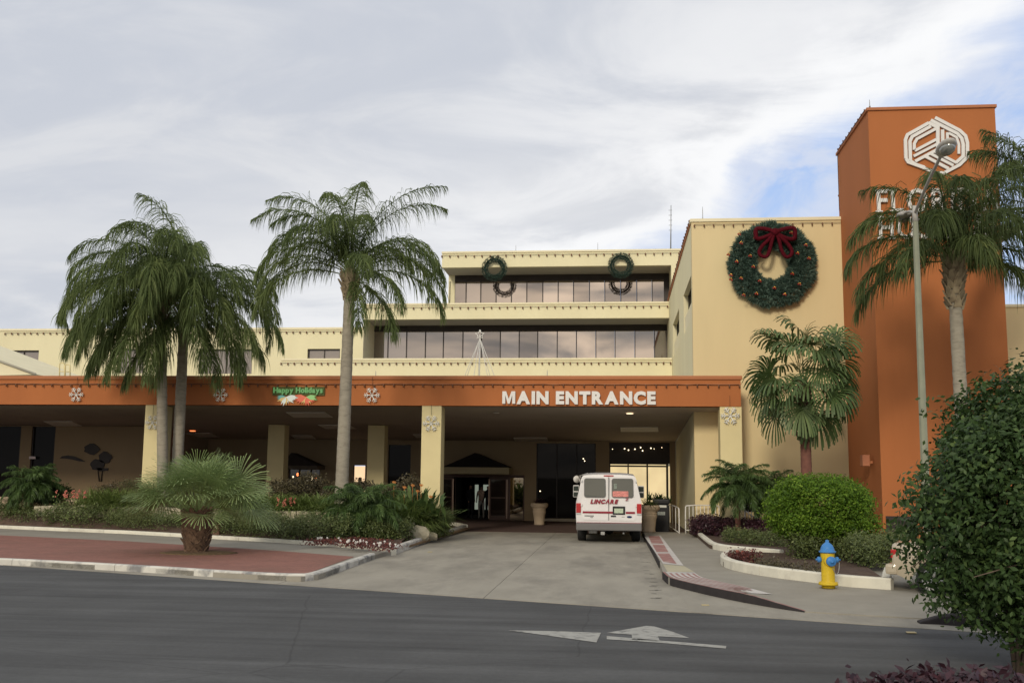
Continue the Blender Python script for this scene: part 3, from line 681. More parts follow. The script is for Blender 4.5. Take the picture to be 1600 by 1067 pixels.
# raised terrace behind a low limestone wall; the soil slopes up to it from the kerb
TWs = [(-260, 34.2, .85), (60, 33.7, .85), (150, 33.0, .87), (300, 32.0, .88), (430, 31.0, .87), (480, 30.6, .87), (540, 30.2, .87), (600, 30.1, .80), (640, 30.5, .55), (668, 31.2, .34)]
TW = [Vector((at(px, 745, Y=Y).x, Y, z)) for px, Y, z in TWs]
tp_ = [Vector((p.x, p.y+.12, p.z-.04)) for p in TW]
s = B(); nT = len(tp_); bk = [Vector((p.x, 35.9, min(p.z, .85)-.04)) for p in tp_]; s.add([tuple(p) for p in tp_]+[tuple(p) for p in bk], [(i, i+1, nT+i+1, nT+i) for i in range(nT-1)]); struct(s.build('planting_terrace', m_soil))
kin = dens([Vector((p.x, p.y+.14, .13)) for p in KP[:6]], 1.0); nK = len(kin)
def along(path, t):
    f = t*(len(path)-1); i = min(int(f), len(path)-2); return path[i].lerp(path[i+1], f-i)
s = B(); NS = 40; vs = []
for i in range(NS+1):
    a = along(kin, i/NS)
    # the point of the wall opposite
    best = min((along(TW, j/200) for j in range(201)), key=lambda q: (q.x-a.x-.35)**2*2+(q.y-a.y)**2*.2)
    b = Vector((best.x, best.y, best.z-.33+.02))
    for k in range(5): q = a.lerp(b, k/4); q.z += .05*math.sin(k*PI/4)+.02*math.sin(i*1.7+k); vs.append(q)
s.add([tuple(v) for v in vs], [(i*5+k, (i+1)*5+k, (i+1)*5+k+1, i*5+k+1) for i in range(NS) for k in range(4)], True); struct(s.build('planting_bed', m_soil))
def slope_z(x, y):
    b = min(TW, key=lambda q: abs(q.x-x)); a = min(kin, key=lambda q: abs(q.x-x)); t = min(1, max(0, (y-a.y)/max(.2, b.y-a.y))); return .13+(b.z-.33-.13)*t
tw = thing('retaining_wall', 'low pale limestone retaining wall winding through the left planting bed', 'low wall', (TW[4].x, TW[4].y, .4))
wp = dens(smooth_path(TW[1:], 1), .42); rg = random.Random(3)
for i in range(len(wp)-1):
    a, b = wp[i], wp[i+1]; s = B(); ln = Vector((b.x-a.x, b.y-a.y, 0)).length; h = a.z+rg.uniform(-.03, .04)
    s.box((-ln/2+.008, -.12+rg.uniform(-.02, .02), max(.05, h-.6)), (ln/2-.008, .14, h), .03); d = (b-a).normalized()
    s.xf(Matrix.Translation(((a.x+b.x)/2, (a.y+b.y)/2, 0)) @ Matrix.Rotation(math.atan2(d.y, d.x), 4, 'Z')); s.build('stone', m_stone, tw)
def rock(label, p, r, seed, mat=m_stone):
    rg = random.Random(seed); bm = bmesh.new(); bmesh.ops.create_icosphere(bm, subdivisions=2, radius=1)
    for v in bm.verts:
        k = 1+.22*math.sin(v.co.x*3+seed)+.16*math.sin(v.co.y*4+seed*2)+rg.uniform(-.06, .06); v.co = Vector((v.co.x*r[0]*k, v.co.y*r[1]*k, v.co.z*r[2]*k))
    s = B(); s.bm(bm); s.xf(Matrix.Translation((p.x, p.y, p.z+r[2]*.5))); o = s.build('rock', mat); tag(o, label, 'rock'); return rebase(o)
rock('flat pale rock at the foot of the limestone wall by the planter tip', Vector((gz(652, 30.3), 30.3, .15)), (.42, .30, .22), 1)
rock('squarish small stone at the far right end of the planter rocks', Vector((gz(674, 31.0), 31.0, .1)), (.19, .16, .15), 4)
rock('upright reddish stone standing in the flower bed right of the squat fan palm', Vector((gz(342, 29.9), 29.9, .2)), (.14, .12, .34), 6, M('reddish_stone', (.36, .22, .15), .9, .2, 5, .5, 20))

# right-hand pavement with its dark kerb, painted squares and hatched strip
HZ = .145
sw = [(1004, 836), (1010, 848), (1021, 868), (1031, 888)]
swp = [G(x, y) for x, y in sw]
cor = [(1036, 905), (1045, 914), (1062, 919), (1090, 926), (1130, 935), (1168, 942.5), (1210, 950)]
corp = [G(x, y) for x, y in cor]
end = G(1258, 957)
right_far = G(1800, 1003); right_back = Vector((16, 36, 0))
s = B()
n1 = [Vector((p.x, p.y, HZ)) for p in swp]+[Vector((p.x, p.y, HZ)) for p in corp[:-1]]+[Vector((corp[-1].x, corp[-1].y, HZ*.72)), Vector((end.x, end.y, .022))]
inner = [Vector((3.0, 36.2, HZ)), Vector((swp[1].x+2.2, swp[1].y, HZ)), Vector((swp[3].x+2.6, swp[3].y+.4, HZ)), Vector((corp[3].x+1.6, corp[3].y+2.6, HZ))]
outl = n1+[Vector((G(1440, 968).x, G(1440, 968).y, .018)), Vector((G(1620, 990).x, G(1620, 990).y, .018)), Vector((22, 13.5, .018)), Vector((22, 22, HZ)), Vector((22, 36.4, HZ)), Vector((swp[0].x, 36.4, HZ))]
bm = bmesh.new(); vs = [bm.verts.new(p) for p in outl]
mid = [bm.verts.new(p) for p in (Vector((G(1180, 915).x, G(1180, 915).y, HZ)), Vector((G(1320, 930).x, G(1320, 930).y, HZ*.8)), Vector((G(1500, 955).x, G(1500, 955).y, HZ*.5)))]
bm.free()
# top as a height field so that it dips to the road at the drop kerb
def inside(p, poly):
    c = False; j = len(poly)-1
    for i in range(len(poly)):
        if (poly[i].y > p.y) != (poly[j].y > p.y) and p.x < (poly[j].x-poly[i].x)*(p.y-poly[i].y)/(poly[j].y-poly[i].y)+poly[i].x: c = not c
        j = i
    return c
def wz(x, y):
    """height of the right-hand pavement"""
    e = end; t = (x-corp[5].x)/(e.x-corp[5].x); d = (Vector((x, y, 0))-rl).dot(-rn)   # metres behind the asphalt edge
    if t <= 0: return HZ
    k = min(1, t); low = min(1, max(0, (d-.6)/3.2)); low = low*low*(3-2*low)
    return .02+(HZ-.02)*(low if k >= 1 else (1-k)+k*low)
top = [Vector((p.x, p.y, wz(p.x, p.y))) for p in outl]
s = B(); s.prism([(p.x, p.y, p.z) for p in top], -.05, 0)
bm = bmesh.new(); vv = [bm.verts.new((p.x, p.y, 0)) for p in top]; f = bm.faces.new(vv); bmesh.ops.triangulate(bm, faces=[f])
for ax, lo, hi, st in ((0, -2, 22, .8), (1, 12, 36, .8)):
    q = lo
    while q < hi:
        no = Vector((1, 0, 0)) if ax == 0 else Vector((0, 1, 0)); co = Vector((q, 0, 0)) if ax == 0 else Vector((0, q, 0))
        bmesh.ops.bisect_plane(bm, geom=bm.verts[:]+bm.edges[:]+bm.faces[:], plane_co=co, plane_no=no); q += st
for v in bm.verts: v.co.z = wz(v.co.x, v.co.y)
for f in bm.faces:
    if f.normal.z < 0: f.normal_flip()
ed = [e for e in bm.edges if e.is_boundary]; r_ = bmesh.ops.extrude_edge_only(bm, edges=ed)
for g_ in r_['geom']:
    if isinstance(g_, bmesh.types.BMVert): g_.co.z = -.05
s = B(); s.bm(bm); struct(s.build('sidewalk', m_walk))
# dark kerb: a thin stone skin proud of the pavement edge
def kh(path):
    def f(t): return None
kp = smooth_path([Vector((p.x, p.y, 0)) for p in corp+[end]], 1)
L_ = len(kp)
def edge_strip(name, path, w, mat, lift, out=.015):
    pts = dens([Vector((p.x, p.y, 0)) for p in path], .5); s = B(); vs = []
    for i, p in enumerate(pts):
        d = (pts[min(i+1, len(pts)-1)]-pts[max(i-1, 0)]).normalized(); n_ = Vector((-d.y, d.x, 0)); z = wz(p.x, p.y)+lift
        vs += [p-n_*out+Vector((0, 0, -.04)), p-n_*out+Vector((0, 0, z)), p+n_*w+Vector((0, 0, z))]
    s.add(vs, [f for i in range(len(pts)-1) for f in ((i*3, i*3+3, i*3+4, i*3+1), (i*3+1, i*3+4, i*3+5, i*3+2))]); return s.build(name, mat)
dk = edge_strip('kerb_face', kp, .015, m_kerbdark, .001); struct(dk)
struct(edge_strip('kerb_face', swp, .012, m_kerbdark, .001))
cap = edge_strip('kerb_line', [p+Vector((.0, .02, 0)) for p in kp], .035, m_redpaint, .004, out=.001); struct(cap)
def topstrip(name, path, o0, o1, mat, lift, t0=0.0, t1=1.0):
    pts = dens([Vector((p.x, p.y, 0)) for p in path], .25); n = len(pts); pts = pts[int(t0*n):max(2, int(t1*n))]; s = B(); vs = []
    for i, p in enumerate(pts):
        d = (pts[min(i+1, len(pts)-1)]-pts[max(i-1, 0)]).normalized(); n_ = Vector((-d.y, d.x, 0)); a, b = p+n_*o0, p+n_*o1
        vs += [Vector((a.x, a.y, wz(a.x, a.y)+lift)), Vector((b.x, b.y, wz(b.x, b.y)+lift))]
    s.add(vs, [(i*2, i*2+2, i*2+3, i*2+1) for i in range(len(pts)-1)]); return s.build(name, mat)
hz = topstrip('warning_strip', kp, .05, .62, m_padwhite, .005, .02, .80); struct(hz)
for k in range(5):
    o = topstrip('warning_stripe', kp, .09+.11*k, .14+.11*k, m_redpaint, .009, .05, .78-.02*k); o.parent = hz
def quad3(name, px, lift, mat, parent=None):
    pts = [G(x, y, HZ+lift) for x, y in px]; s = B(); s.add([tuple(p) for p in pts], [(0, 1, 2, 3)]); o = s.build(name, mat); 
    if parent: o.parent = parent
    return o
pad = quad3('warning_pad', [(1007, 838), (1036, 880), (1068, 883), (1032, 836)], .004, m_padwhite); struct(pad)
for q in ([(1013, 837), (1018, 848.5), (1037, 849), (1030, 837)], [(1019, 850), (1026, 862), (1044.5, 862), (1037.5, 850.5)], [(1027, 864), (1036.5, 877), (1057.5, 880.5), (1045.5, 864)]):
    quad3('red_panel', q, .008, m_redpaint, pad)
struct(quad3('worn_ramp_patch', [(1036, 881), (1043, 893), (1085, 893), (1069, 884)], .004, m_ramp))

s = B(); rg = random.Random(8)
for k in range(14):
    y = 853+k*6.2; x = 1000+k*1.6+(k/13)**2*4
    for q in range(rg.choice((1, 2, 2))):
        a = G(x+q*6+rg.uniform(-2, 2), y+rg.uniform(-1, 1), .010); w_ = rg.uniform(.05, .10); s.add([(a.x-w_, a.y-.02, .0105), (a.x+w_, a.y-.025, .0105), (a.x+w_*.8, a.y+.02, .0105), (a.x-w_*.7, a.y+.025, .0105)], [(0, 1, 2, 3)])
o = s.build('gutter_stains', M('damp_stain', (.13, .12, .10), .7, .2, 5)); struct(o); o['kind'] = 'stuff'
# beds right of the pavement
KA = [G(1090, 840, HZ), G(1100, 849, HZ), (G(1110, 857, HZ)), G(1130, 861, HZ), G(1160, 864, HZ), G(1218, 869, HZ)]
KB = [G(1152, 868, HZ), G(1132, 872, HZ), G(1124.5, 878, HZ), G(1129, 885, HZ), G(1150, 892, HZ), G(1200, 901, HZ), G(1265, 909, HZ), G(1311, 915, HZ), G(1392, 921, HZ)]
kerb('kerb', KA, .16, HZ+.16, m_kerbw, side=1, seg=3, smooth=1)
kerb('kerb', KB, .16, HZ+.19, m_kerbw, side=1, seg=2.6, smooth=1)
KA2 = [Vector((p.x, p.y+.1, 0)) for p in KA]
struct(raised('planting_bed', KA2+[Vector((KA[-1].x+2, KA[-1].y+.4, 0)), Vector((10, 30, 0)), Vector((10, 36, 0)), Vector((KA[0].x-.1, 35.5, 0))], .05, HZ+.09, m_soil))
KB2 = [Vector((p.x+.02, p.y+.08, 0)) for p in KB]
struct(raised('planting_bed', KB2+[Vector((KB[-1].x+.6, KB[-1].y+5, 0)), Vector((10, 29.5, 0)), Vector((KA[-1].x, KA[-1].y-.2, 0))], .05, HZ+.10, m_soil))
kerb('kerb', [G(1393, 920, HZ), G(1394, 908, HZ), G(1396, 900, HZ)], .16, HZ+.19, m_kerbw, side=1)

# road paint
ar = B()
for poly in ([(794, 984), (870, 985.5), (939, 988), (932, 1003), (868, 994)], [(948, 988), (985, 981.5), (1010, 977), (1022, 978), (1050, 986), (1077, 996), (1028, 993.5), (1031, 1000.5), (988, 999), (987, 991), (962, 989)], [(948, 993), (1135, 1008.5), (1134, 1012.5), (1031, 1003.6), (948, 998)]):
    pts = [G(x, y, .006) for x, y in poly]; ar.add([tuple(p) for p in pts], [tuple(range(len(pts)))[::-1]])
o = ar.build('road_arrow', m_arrow); tag(o, 'worn white painted arrow on the grey road in front of the drive', 'road marking')
# far right: mouth of the next drive with its dark kerb
k3 = [G(1438, 975), G(1470, 976), G(1500, 979), G(1560, 984), G(1640, 992), G(1800, 1008)]
kerb('kerb', k3, .2, .16, m_kerbdark, side=1, hs=lambda t: .03+.15*min(1, t*4))

# ============================================================ BUILDINGS
YC = 34.5                                         # front of the entrance canopy
def z_ceil(Y): return 4.37-.06*(Y-YC)
cx1, cz0 = XZ(1158, 637, YC); cz1 = XZ(1158, 587, YC)[1]; cz0 = 4.37; cxl = -34
can = thing('entrance_canopy', 'long terracotta orange entrance canopy on cream columns over the drive', 'canopy', (cx1-10, YC, 0))
s = B(); s.box((cxl, YC, cz0), (cx1, YC+.30, cz1-.13)); s.build('fascia', m_orange, can)
s = B(); s.box((cxl, YC-.05, cz1-.13), (cx1+.05, YC+.34, cz1), .02); s.build('coping', m_orange_trim, can)
s = B(); s.box((cxl, YC-.02, cz1-.30), (cx1+.02, YC, cz1-.27)); s.build('reveal_line', m_orange_trim, can)
s = B(); s.box((cx1-.30, YC+.3, cz0), (cx1, 36.0, cz1-.14)); s.build('fascia', m_orange, can)
s = B(); yb = 47.0
s.add([(cxl, YC+.3, z_ceil(YC+.3)), (cx1-.3, YC+.3, z_ceil(YC+.3)), (cx1-.3, 36, z_ceil(36)), (cxl, 36, z_ceil(36))], [(0, 3, 2, 1)])
s.add([(cxl, 36, z_ceil(36)), (2.62, 36, z_ceil(36)), (2.62, yb, z_ceil(yb)), (cxl, yb, z_ceil(yb))], [(0, 3, 2, 1)]); s.build('ceiling', m_ceiling, can)
s = B(); s.box((cxl, YC+.3, cz1-.5), (2.6, 49.5, cz1-.35)); s.box((2.6, YC+.3, cz1-.5), (cx1-.3, 35.9, cz1-.35)); s.build('roof', m_roof, can)
def column(pl, pr, Y, d, zt, mat=m_column):
    x0 = at(pl, 720, Y=Y).x; x1 = at(pr, 720, Y=Y).x; s = B(); s.box((x0, Y, .0), (x1, Y+d, zt), .02); return s.build('column', mat, can), x0, x1
CY = YC+.03
_, c1a, c1b = column(657.5, 688.5, CY, .7, cz0); _, c2a, c2b = column(1126, 1160.5, CY, .7, cz0+.0); _, c0a, c0b = column(222.5, 252, CY, .7, cz0)
column(417, 443, 40.5, .6, z_ceil(40.9)); column(573.5, 600, 40.5, .6, z_ceil(40.9))
column(-215, -188, CY, .7, cz0)
# ceiling light panels, downlights
def ceilpt(px, py):
    d = ray(px, py); # z=4.37-.06*(y-YC)
    t = (4.37+.06*YC-CAM_H)/(d.z+.06*d.y); return EYE+d*t
for (x0, x1, dx, y0, y1, k) in ((447, 508, 12, 643.5, 651, 'near'), (497, 545, 12, 663, 669, ''), (455, 487, 7, 679.5, 685, ''), (68, 112, 16, 657.5, 664.5, ''), (285, 330, 12, 676, 682, ''), (645, 688, 6, 678, 683, ''), (802, 854, 3, 683, 688.5, ''), (969, 1028, 1, 666.5, 673.5, '')):
    q = [ceilpt(x0, y0), ceilpt(x1, y0), ceilpt(x1+dx, y1), ceilpt(x0+dx, y1)]
    o_ = B(); t = [p+Vector((0, 0, -.03)) for p in q]; o_.add([tuple(p) for p in t]+[tuple(p+Vector((0, 0, -.01))) for p in q], [(0, 1, 2, 3), (0, 4, 5, 1), (1, 5, 6, 2), (2, 6, 7, 3), (3, 7, 4, 0)]); o_.build('light_panel', m_panel, can)
for (px, py, on) in ((500, 688.5, 1), (653, 690, 1), (984, 645, 1), (775, 643.5, 0), (301, 672.5, 2)):
    p = ceilpt(px, py); s = B(); s.lathe([(.13, -.02), (.11, -.035), (.0, -.035)], tuple(p), 12); s.build('downlight', [m_lampon, m_exit, m_panel][0 if on == 1 else (1 if on == 2 else 2)], can)

# ---- front wall of the ground floor behind the canopy
eb = thing('entrance_building', 'dim brown walled ground floor with doors and dark windows behind the canopy', 'building', (-8, 47, 0))
YE, YL = 47.0, 41.4
def ex(px, Y=YE): return at(px, 745, Y=Y).x
def ez(py, Y=YE, px=800): return at(px, py, Y=Y).z
ZT = z_ceil(YL)+.4
# left part (nearer)
hl = [(ex(-400, YL), ex(-40, YL), .25, z_ceil(YL)-.15), (ex(-30, YL), ex(28, YL), .05, z_ceil(YL)-.05), (ex(45, YL), ex(82, YL), .7, z_ceil(YL)-.05)]
xl1 = ex(240, YL)
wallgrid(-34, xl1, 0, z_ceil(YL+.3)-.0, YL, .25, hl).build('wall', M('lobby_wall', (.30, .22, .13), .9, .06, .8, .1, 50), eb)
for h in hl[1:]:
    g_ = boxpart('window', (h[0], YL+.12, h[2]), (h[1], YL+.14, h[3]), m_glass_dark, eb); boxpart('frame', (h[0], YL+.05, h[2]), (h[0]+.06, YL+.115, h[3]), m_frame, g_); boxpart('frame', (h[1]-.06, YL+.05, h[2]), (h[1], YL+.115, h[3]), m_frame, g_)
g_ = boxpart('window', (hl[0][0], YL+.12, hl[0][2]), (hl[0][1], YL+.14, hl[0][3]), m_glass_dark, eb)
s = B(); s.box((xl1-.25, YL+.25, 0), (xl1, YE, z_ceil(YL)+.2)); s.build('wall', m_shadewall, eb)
# main back wall
d0, d1 = ex(700), ex(792)
H = [(ex(450), ex(500), .9, ez(733)), (ex(551), ex(571.5), .02, ez(729)), (ex(606), ex(641), .02, ez(696)),
     (ex(694), ex(796), -.05, ez(742)), (ex(797), ex(819), -.05, ez(742)), (ex(838), ex(931), .12, ez(692)), (ex(952), ex(1047), .02, ez(690))]
H[3] = (ex(690), ex(819.5), -.05, ez(742))
H.pop(4)
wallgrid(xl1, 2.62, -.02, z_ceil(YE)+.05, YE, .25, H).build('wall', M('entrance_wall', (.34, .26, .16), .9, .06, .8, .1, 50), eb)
boxpart('sill', (ex(838), YE-.10, .0), (ex(931), YE-.002, .14), M('pale_sill', (.45, .40, .30), .8, .05), eb, .01)
g_ = boxpart('window', (H[4][0], YE+.12, .12), (H[4][1], YE+.14, H[4][3]), m_glass_dark, eb)
for px in (838, 869, 900, 929.5): boxpart('mullion', (ex(px), YE+.05, .12), (ex(px)+.05, YE+.118, H[4][3]), m_frame, g_)
g_ = boxpart('window', (H[0][0], YE+.12, H[0][2]), (H[0][1], YE+.14, H[0][3]), m_glass_door, eb)
for px in (450, 466, 484, 498.5): boxpart('mullion', (ex(px), YE+.05, .9), (ex(px)+.05, YE+.118, H[0][3]), m_frame, g_)
for (px, py, r, mt) in ((458, 745, .03, m_bulblit), (465, 741, .05, m_exit), (487, 746, .07, m_bulblit), (493, 748, .05, m_exit)):
    p = at(px, py, Y=YE+.09); s = B(); s.ball(tuple(p), (r, .02, r*1.6)); s.build('lantern_glow', mt, g_)
boxpart('window', (H[2][0], YE+.12, H[2][2]), (H[2][1], YE+.14, H[2][3]), m_glass_dark, eb)
# left doorway, its glass given a warm emission
g_ = boxpart('door', (H[1][0]+.04, YE+.14, .02), (H[1][1]-.04, YE+.17, H[1][3]-.04), m_glowdoor, eb)
for a, b in ((H[1][0], H[1][0]+.05), (H[1][1]-.05, H[1][1])): boxpart('frame', (a, YE+.05, .02), (b, YE+.138, H[1][3]), m_frame, g_)
# storefront; pane emission stands in for the bright view behind the glass
zt = ez(722); zm = ez(725.5)
lw_ = boxpart('window', (ex(952), YE+.14, .02), (ex(1043.5), YE+.16, zt), m_glowpane, eb)
boxpart('window', (ex(1044.5), YE+.14, .02), (ex(1047), YE+.16, ez(726)), m_glowpane, eb)
boxpart('dark_transom', (ex(952), YE+.10, zt), (ex(1047), YE+.13, H[5][3]), m_frame, eb)
for px, w in ((952, .05), (980.5, .06), (1010.2, .07), (1041, .09)): boxpart('mullion', (ex(px), YE+.04, .02), (ex(px)+w, YE+.13, zt+.06), m_frame, lw_)
for py in (726.5, 722.5): boxpart('rail', (ex(952), YE+.05, ez(py)-.03), (ex(1043.5), YE+.134, ez(py)+(.04 if py > 724 else .02)), m_frame, lw_)
sg = thing('string_light', 'row of glowing dots standing in for string light reflections above the storefront by the van', 'string light', tuple(at(1010, 701, Y=YE-.1)))
rg = random.Random(2); s = B(); w_ = B(); pp = []  # small glowing balls imitate string light reflections in the dark glass
for px, py in ((957, 701.5), (976, 701), (982, 703), (992, 701.5), (1001, 699), (1004, 704), (1017, 700), (1022, 701), (1034, 699)):
    p = at(px, py, Y=YE-.08); s.ball(tuple(p), .028 if px not in (957, 1022, 1034) else .016, 6, 4); pp.append(p+Vector((0, .03, .03)))
s.build('bulbs', m_bulblit, sg)['kind'] = 'stuff'; w_.tube(pp, .006, 4); w_.build('wire', m_wire, sg)
for (px, py) in ((911.5, 716.5), (913.5, 720), (844, 767)):
    p = at(px, py, Y=YE+.10); s = B(); s.ball(tuple(p), (.025, .01, .025), 6, 4); s.build('lantern_glow', m_bulblit, eb)
# entrance doors, frame and vestibule
vz = ez(742); x0, x1 = H[3][0], H[3][1]
s = B(); s.box((x0, YE+.25, 0), (x0+.05, 53, vz)); s.box((x1-.05, YE+.25, 0), (x1, 53, vz)); s.box((x0, YE+.25, vz), (x1, 53, vz+.05)); s.box((x0, 53, 0), (x1, 53.1, vz)); s.build('vestibule', m_dark, eb)
boxpart('far_glass_door', (at(742, 760, Y=52.9).x, 52.93, .3), (at(747.5, 760, Y=52.9).x, 52.96, at(745, 757, Y=52.9).z), m_fargl, eb)
boxpart('far_glass_door', (at(755, 760, Y=52.9).x, 52.93, .3), (at(763, 760, Y=52.9).x, 52.96, at(759, 757, Y=52.9).z), m_fargl, eb)
boxpart('door_head', (x0, YE+.02, vz-.12), (x1, YE+.2, vz-.001), m_doorframe, eb)
def gdoor(pa, pb, Y, glass=m_glass_door, fw=.09, handle=True):
    a, b = ex(pa), ex(pb); dn = bpy.data.objects.new('door', None); put(dn, eb); z1 = vz-.13
    s = B(); s.box((a, Y, .02), (a+fw, Y+.05, z1)); s.box((b-fw, Y, .02), (b, Y+.05, z1)); s.box((a+fw, Y, z1-fw), (b-fw, Y+.05, z1)); s.box((a+fw, Y, .02), (b-fw, Y+.05, .22)); s.build('frame', m_doorframe, dn)
    boxpart('pane', (a+fw, Y+.02, .22), (b-fw, Y+.03, z1-fw), glass, dn)
    if handle: boxpart('push_bar', (a+fw, Y-.04, 1.0), (b-fw, Y-.01, 1.06), m_doorframe, dn)
gdoor(690, 708, YE+.06); gdoor(764, 792.5, YE+.06)
gdoor(708.5, 712, YE+.07, handle=False)
a, b = ex(797), ex(819)
s_ = boxpart('sidelight', (a, YE+.10, .02), (b, YE+.12, vz-.13), MIRRORGLASS('mirror_side_glass', (.015, .011, .009), .45, (1, .85, .65)), eb); boxpart('frame', (a-.12, YE+.04, .02), (a, YE+.16, vz-.121), m_doorframe, s_); boxpart('frame', (b-.04, YE+.05, .02), (b, YE+.098, vz-.13), m_doorframe, s_)
s = B(); s.box((ex(707), YE+.03, .1), (ex(709), YE+.055, vz-.2)); s.box((ex(763.6), YE+.03, .1), (ex(764.8), YE+.055, vz-.2)); s.box((ex(791.6), YE+.03, .1), (ex(792.8), YE+.055, vz-.2)); s.build('door_edge_strip', M('bright_door_edge', (.50, .36, .27), .35, .05, metal=.4), eb)
# peaked awnings
def awning(label, pl, pr, pk, yk, ye, yf, Yw, dep, mat=None, band=None):
    Yf = Yw-dep; a, b = at(pl, 735, Y=Yf).x, at(pr, 735, Y=Yf).x; z0 = at(pk, yf, Y=Yf).z; z1 = at(pk, ye, Y=Yf).z; zk = at(pk, yk, Y=Yf).z; xk = at(pk, yk, Y=Yf).x
    r = thing('awning', label, 'awning', (xk, Yw, z0))
    s = B(); s.box((a, Yf, z0), (b, Yf+.06, z1)); s.box((a, Yf+.06, z0), (a+.06, Yw-.01, z1)); s.box((b-.06, Yf+.06, z0), (b, Yw-.01, z1)); s.build('valance', band or M('awning_band', (.36, .31, .19), .9, .05), r)
    s = B(); s.add([(a-.02, Yf-.02, z1), (b+.02, Yf-.02, z1), (xk, Yf+.25, zk), (a-.02, Yw-.01, z1), (b+.02, Yw-.01, z1), (xk, Yw-.01, zk)], [(0, 1, 2), (0, 2, 5, 3), (1, 4, 5, 2), (0, 3, 4, 1), (3, 5, 4)]); s.build('peak', mat or M('black_awning_cloth', (.012, .010, .009), .9, .1), r)
awning('black peaked awning with cream valance over the open main doors', 692, 795, 741, 707, 729.8, 740, YE, 1.6)
awning('faint second peaked awning in deep shade left of the slim palm trunk', 440, 496, 452, 707, 727, 733, YE, 1.2, M('shaded_awning_cloth', (.045, .038, .034), .9, .1), M('shaded_awning_band', (.12, .10, .075), .9, .05))

# metal leaf relief on the left wall
rl_ = thing('wall_sculpture', 'dark metal plant relief with three round leaves on the tan lobby wall', 'wall sculpture', tuple(at(150, 745, Y=YL-.05)))
def blob(pxs, name):
    s = B(); pts = [at(x, y, Y=YL-.06) for x, y in pxs]; n = len(pts); s.add([tuple(p) for p in pts]+[tuple(p+Vector((0, .04, 0))) for p in pts], [tuple(range(n)), tuple(range(n, 2*n))[::-1]]+[(i, n+i, n+(i+1) % n, (i+1) % n) for i in range(n)]); s.build(name, m_frame, rl_)
def disc(cx, cy, rx, ry, seed=0):
    return [(cx+rx*math.cos(a*PI/7)*(1+.12*math.sin(a*2.3+seed)), cy+ry*math.sin(a*PI/7)*(1+.12*math.cos(a*1.7+seed))) for a in range(14)]
blob(disc(143, 701.5, 12, 8.5, 1), 'metal_leaf'); blob(disc(164, 714.5, 10, 9, 2), 'metal_leaf'); blob(disc(152, 726, 11, 9, 3), 'metal_leaf'); blob([(150, 731), (169, 731), (168, 735), (155, 736)], 'metal_leaf')
blob([(93, 716), (97, 712.5), (106, 711), (117, 713), (127, 717.5), (133, 721), (124, 720.5), (112, 717.5), (101, 716)], 'metal_leaf')
for a, b in (((153, 735), (155, 752)), ((160, 735), (158, 752))):
    s = B(); s.tube([at(a[0], a[1], Y=YL-.04), at(b[0], b[1], Y=YL-.04)], .022, 6); s.build('metal_stem', m_frame, rl_)
p = at(50, 715, Y=YL-.05); o = boxpart('notice', (p.x-.13, YL-.05, p.z-.05), (p.x+.15, YL-.03, p.z+.06), M('notice_paper', (.7, .6, .58), .7, 0), None); tag(o, 'small white notice in the dark window at the far left', 'notice'); rebase(o)
# flower boxes under the left wall
for (pa, pb, py, lab) in ((105, 132, 768, 'pale planter tub against the tan wall beside the metal relief'),):
    p = at((pa+pb)/2, py, Y=38.5); s = B(); s.lathe([(.24, 0), (.28, .05), (.30, .5), (.36, .55), (.36, .66), (.30, .66)], (p.x, 38.5, .3), 16); s.build('tub', m_urn, tag(thing('planter', lab, 'planter', (p.x, 38.5, .3))))

# ---- main rear block: three receding tiers
YM = 52.0
mb = thing('hospital_building', 'long pale yellow hospital block with stepped upper floors and bands of tinted windows', 'building', (-12, YM, 0))
def mx(px, py, Y=YM): return at(px, py, Y=Y).x
def mz(px, py, Y=YM): return at(px, py, Y=Y).z
zP = mz(200, 513); xr = 2.66; xm = mx(567, 535)
wl = []
for (a, b, t, bb) in ((-90, 60, 547.5, 583), (185, 225, 545, 583), (310.5, 394, 545.5, 584), (480, 531, 545, 562)):
    wl.append((mx(a, 560), mx(b, 560), mz((a+b)/2, bb), mz((a+b)/2, t)))
wallgrid(-34, xm, 3.5, zP-.12, YM, .3, wl).build('wall', m_cream, mb)
boxpart('coping', (-34, YM-.05, zP-.12), (xm+.0, YM+.35, zP), m_cream_trim, mb, .015)
for i, h in enumerate(wl):
    g_ = boxpart('window', (h[0], YM+.18, h[2]), (h[1], YM+.20, h[3]), m_glass_blind, mb)
    fr = B(); fr.box((h[0], YM+.1, h[2]), (h[0]+.05, YM+.178, h[3])); fr.box((h[1]-.05, YM+.1, h[2]), (h[1], YM+.178, h[3])); fr.box((h[0]+.05, YM+.1, h[3]-.07), (h[1]-.05, YM+.178, h[3])); fr.build('frame', m_frame, g_)
    n = {0: 6, 1: 1, 2: 2, 3: 2}[i]
    for k in range(1, n): x = h[0]+(h[1]-h[0])*k/n; boxpart('mullion', (x-.02, YM+.12, h[2]), (x+.02, YM+.177, h[3]-.07), m_frame, g_)
# tier 1 parapet band in front of the second-floor glass
YB1 = 49.6; zb1 = at(800, 559.5, Y=YB1).z; xb0 = at(440, 565, Y=YB1).x
boxpart('parapet', (xb0, YB1, 4.8), (xr-.02, YB1+.25, zb1-.10), m_cream, mb); boxpart('coping', (xb0-.02, YB1-.05, zb1-.10), (xr-.02, YB1+.30, zb1), m_cream_trim, mb, .012)
boxpart('roof', (xb0, YB1+.25, 6.5), (xr-.02, YM+2.5, 6.6), m_roof, mb)
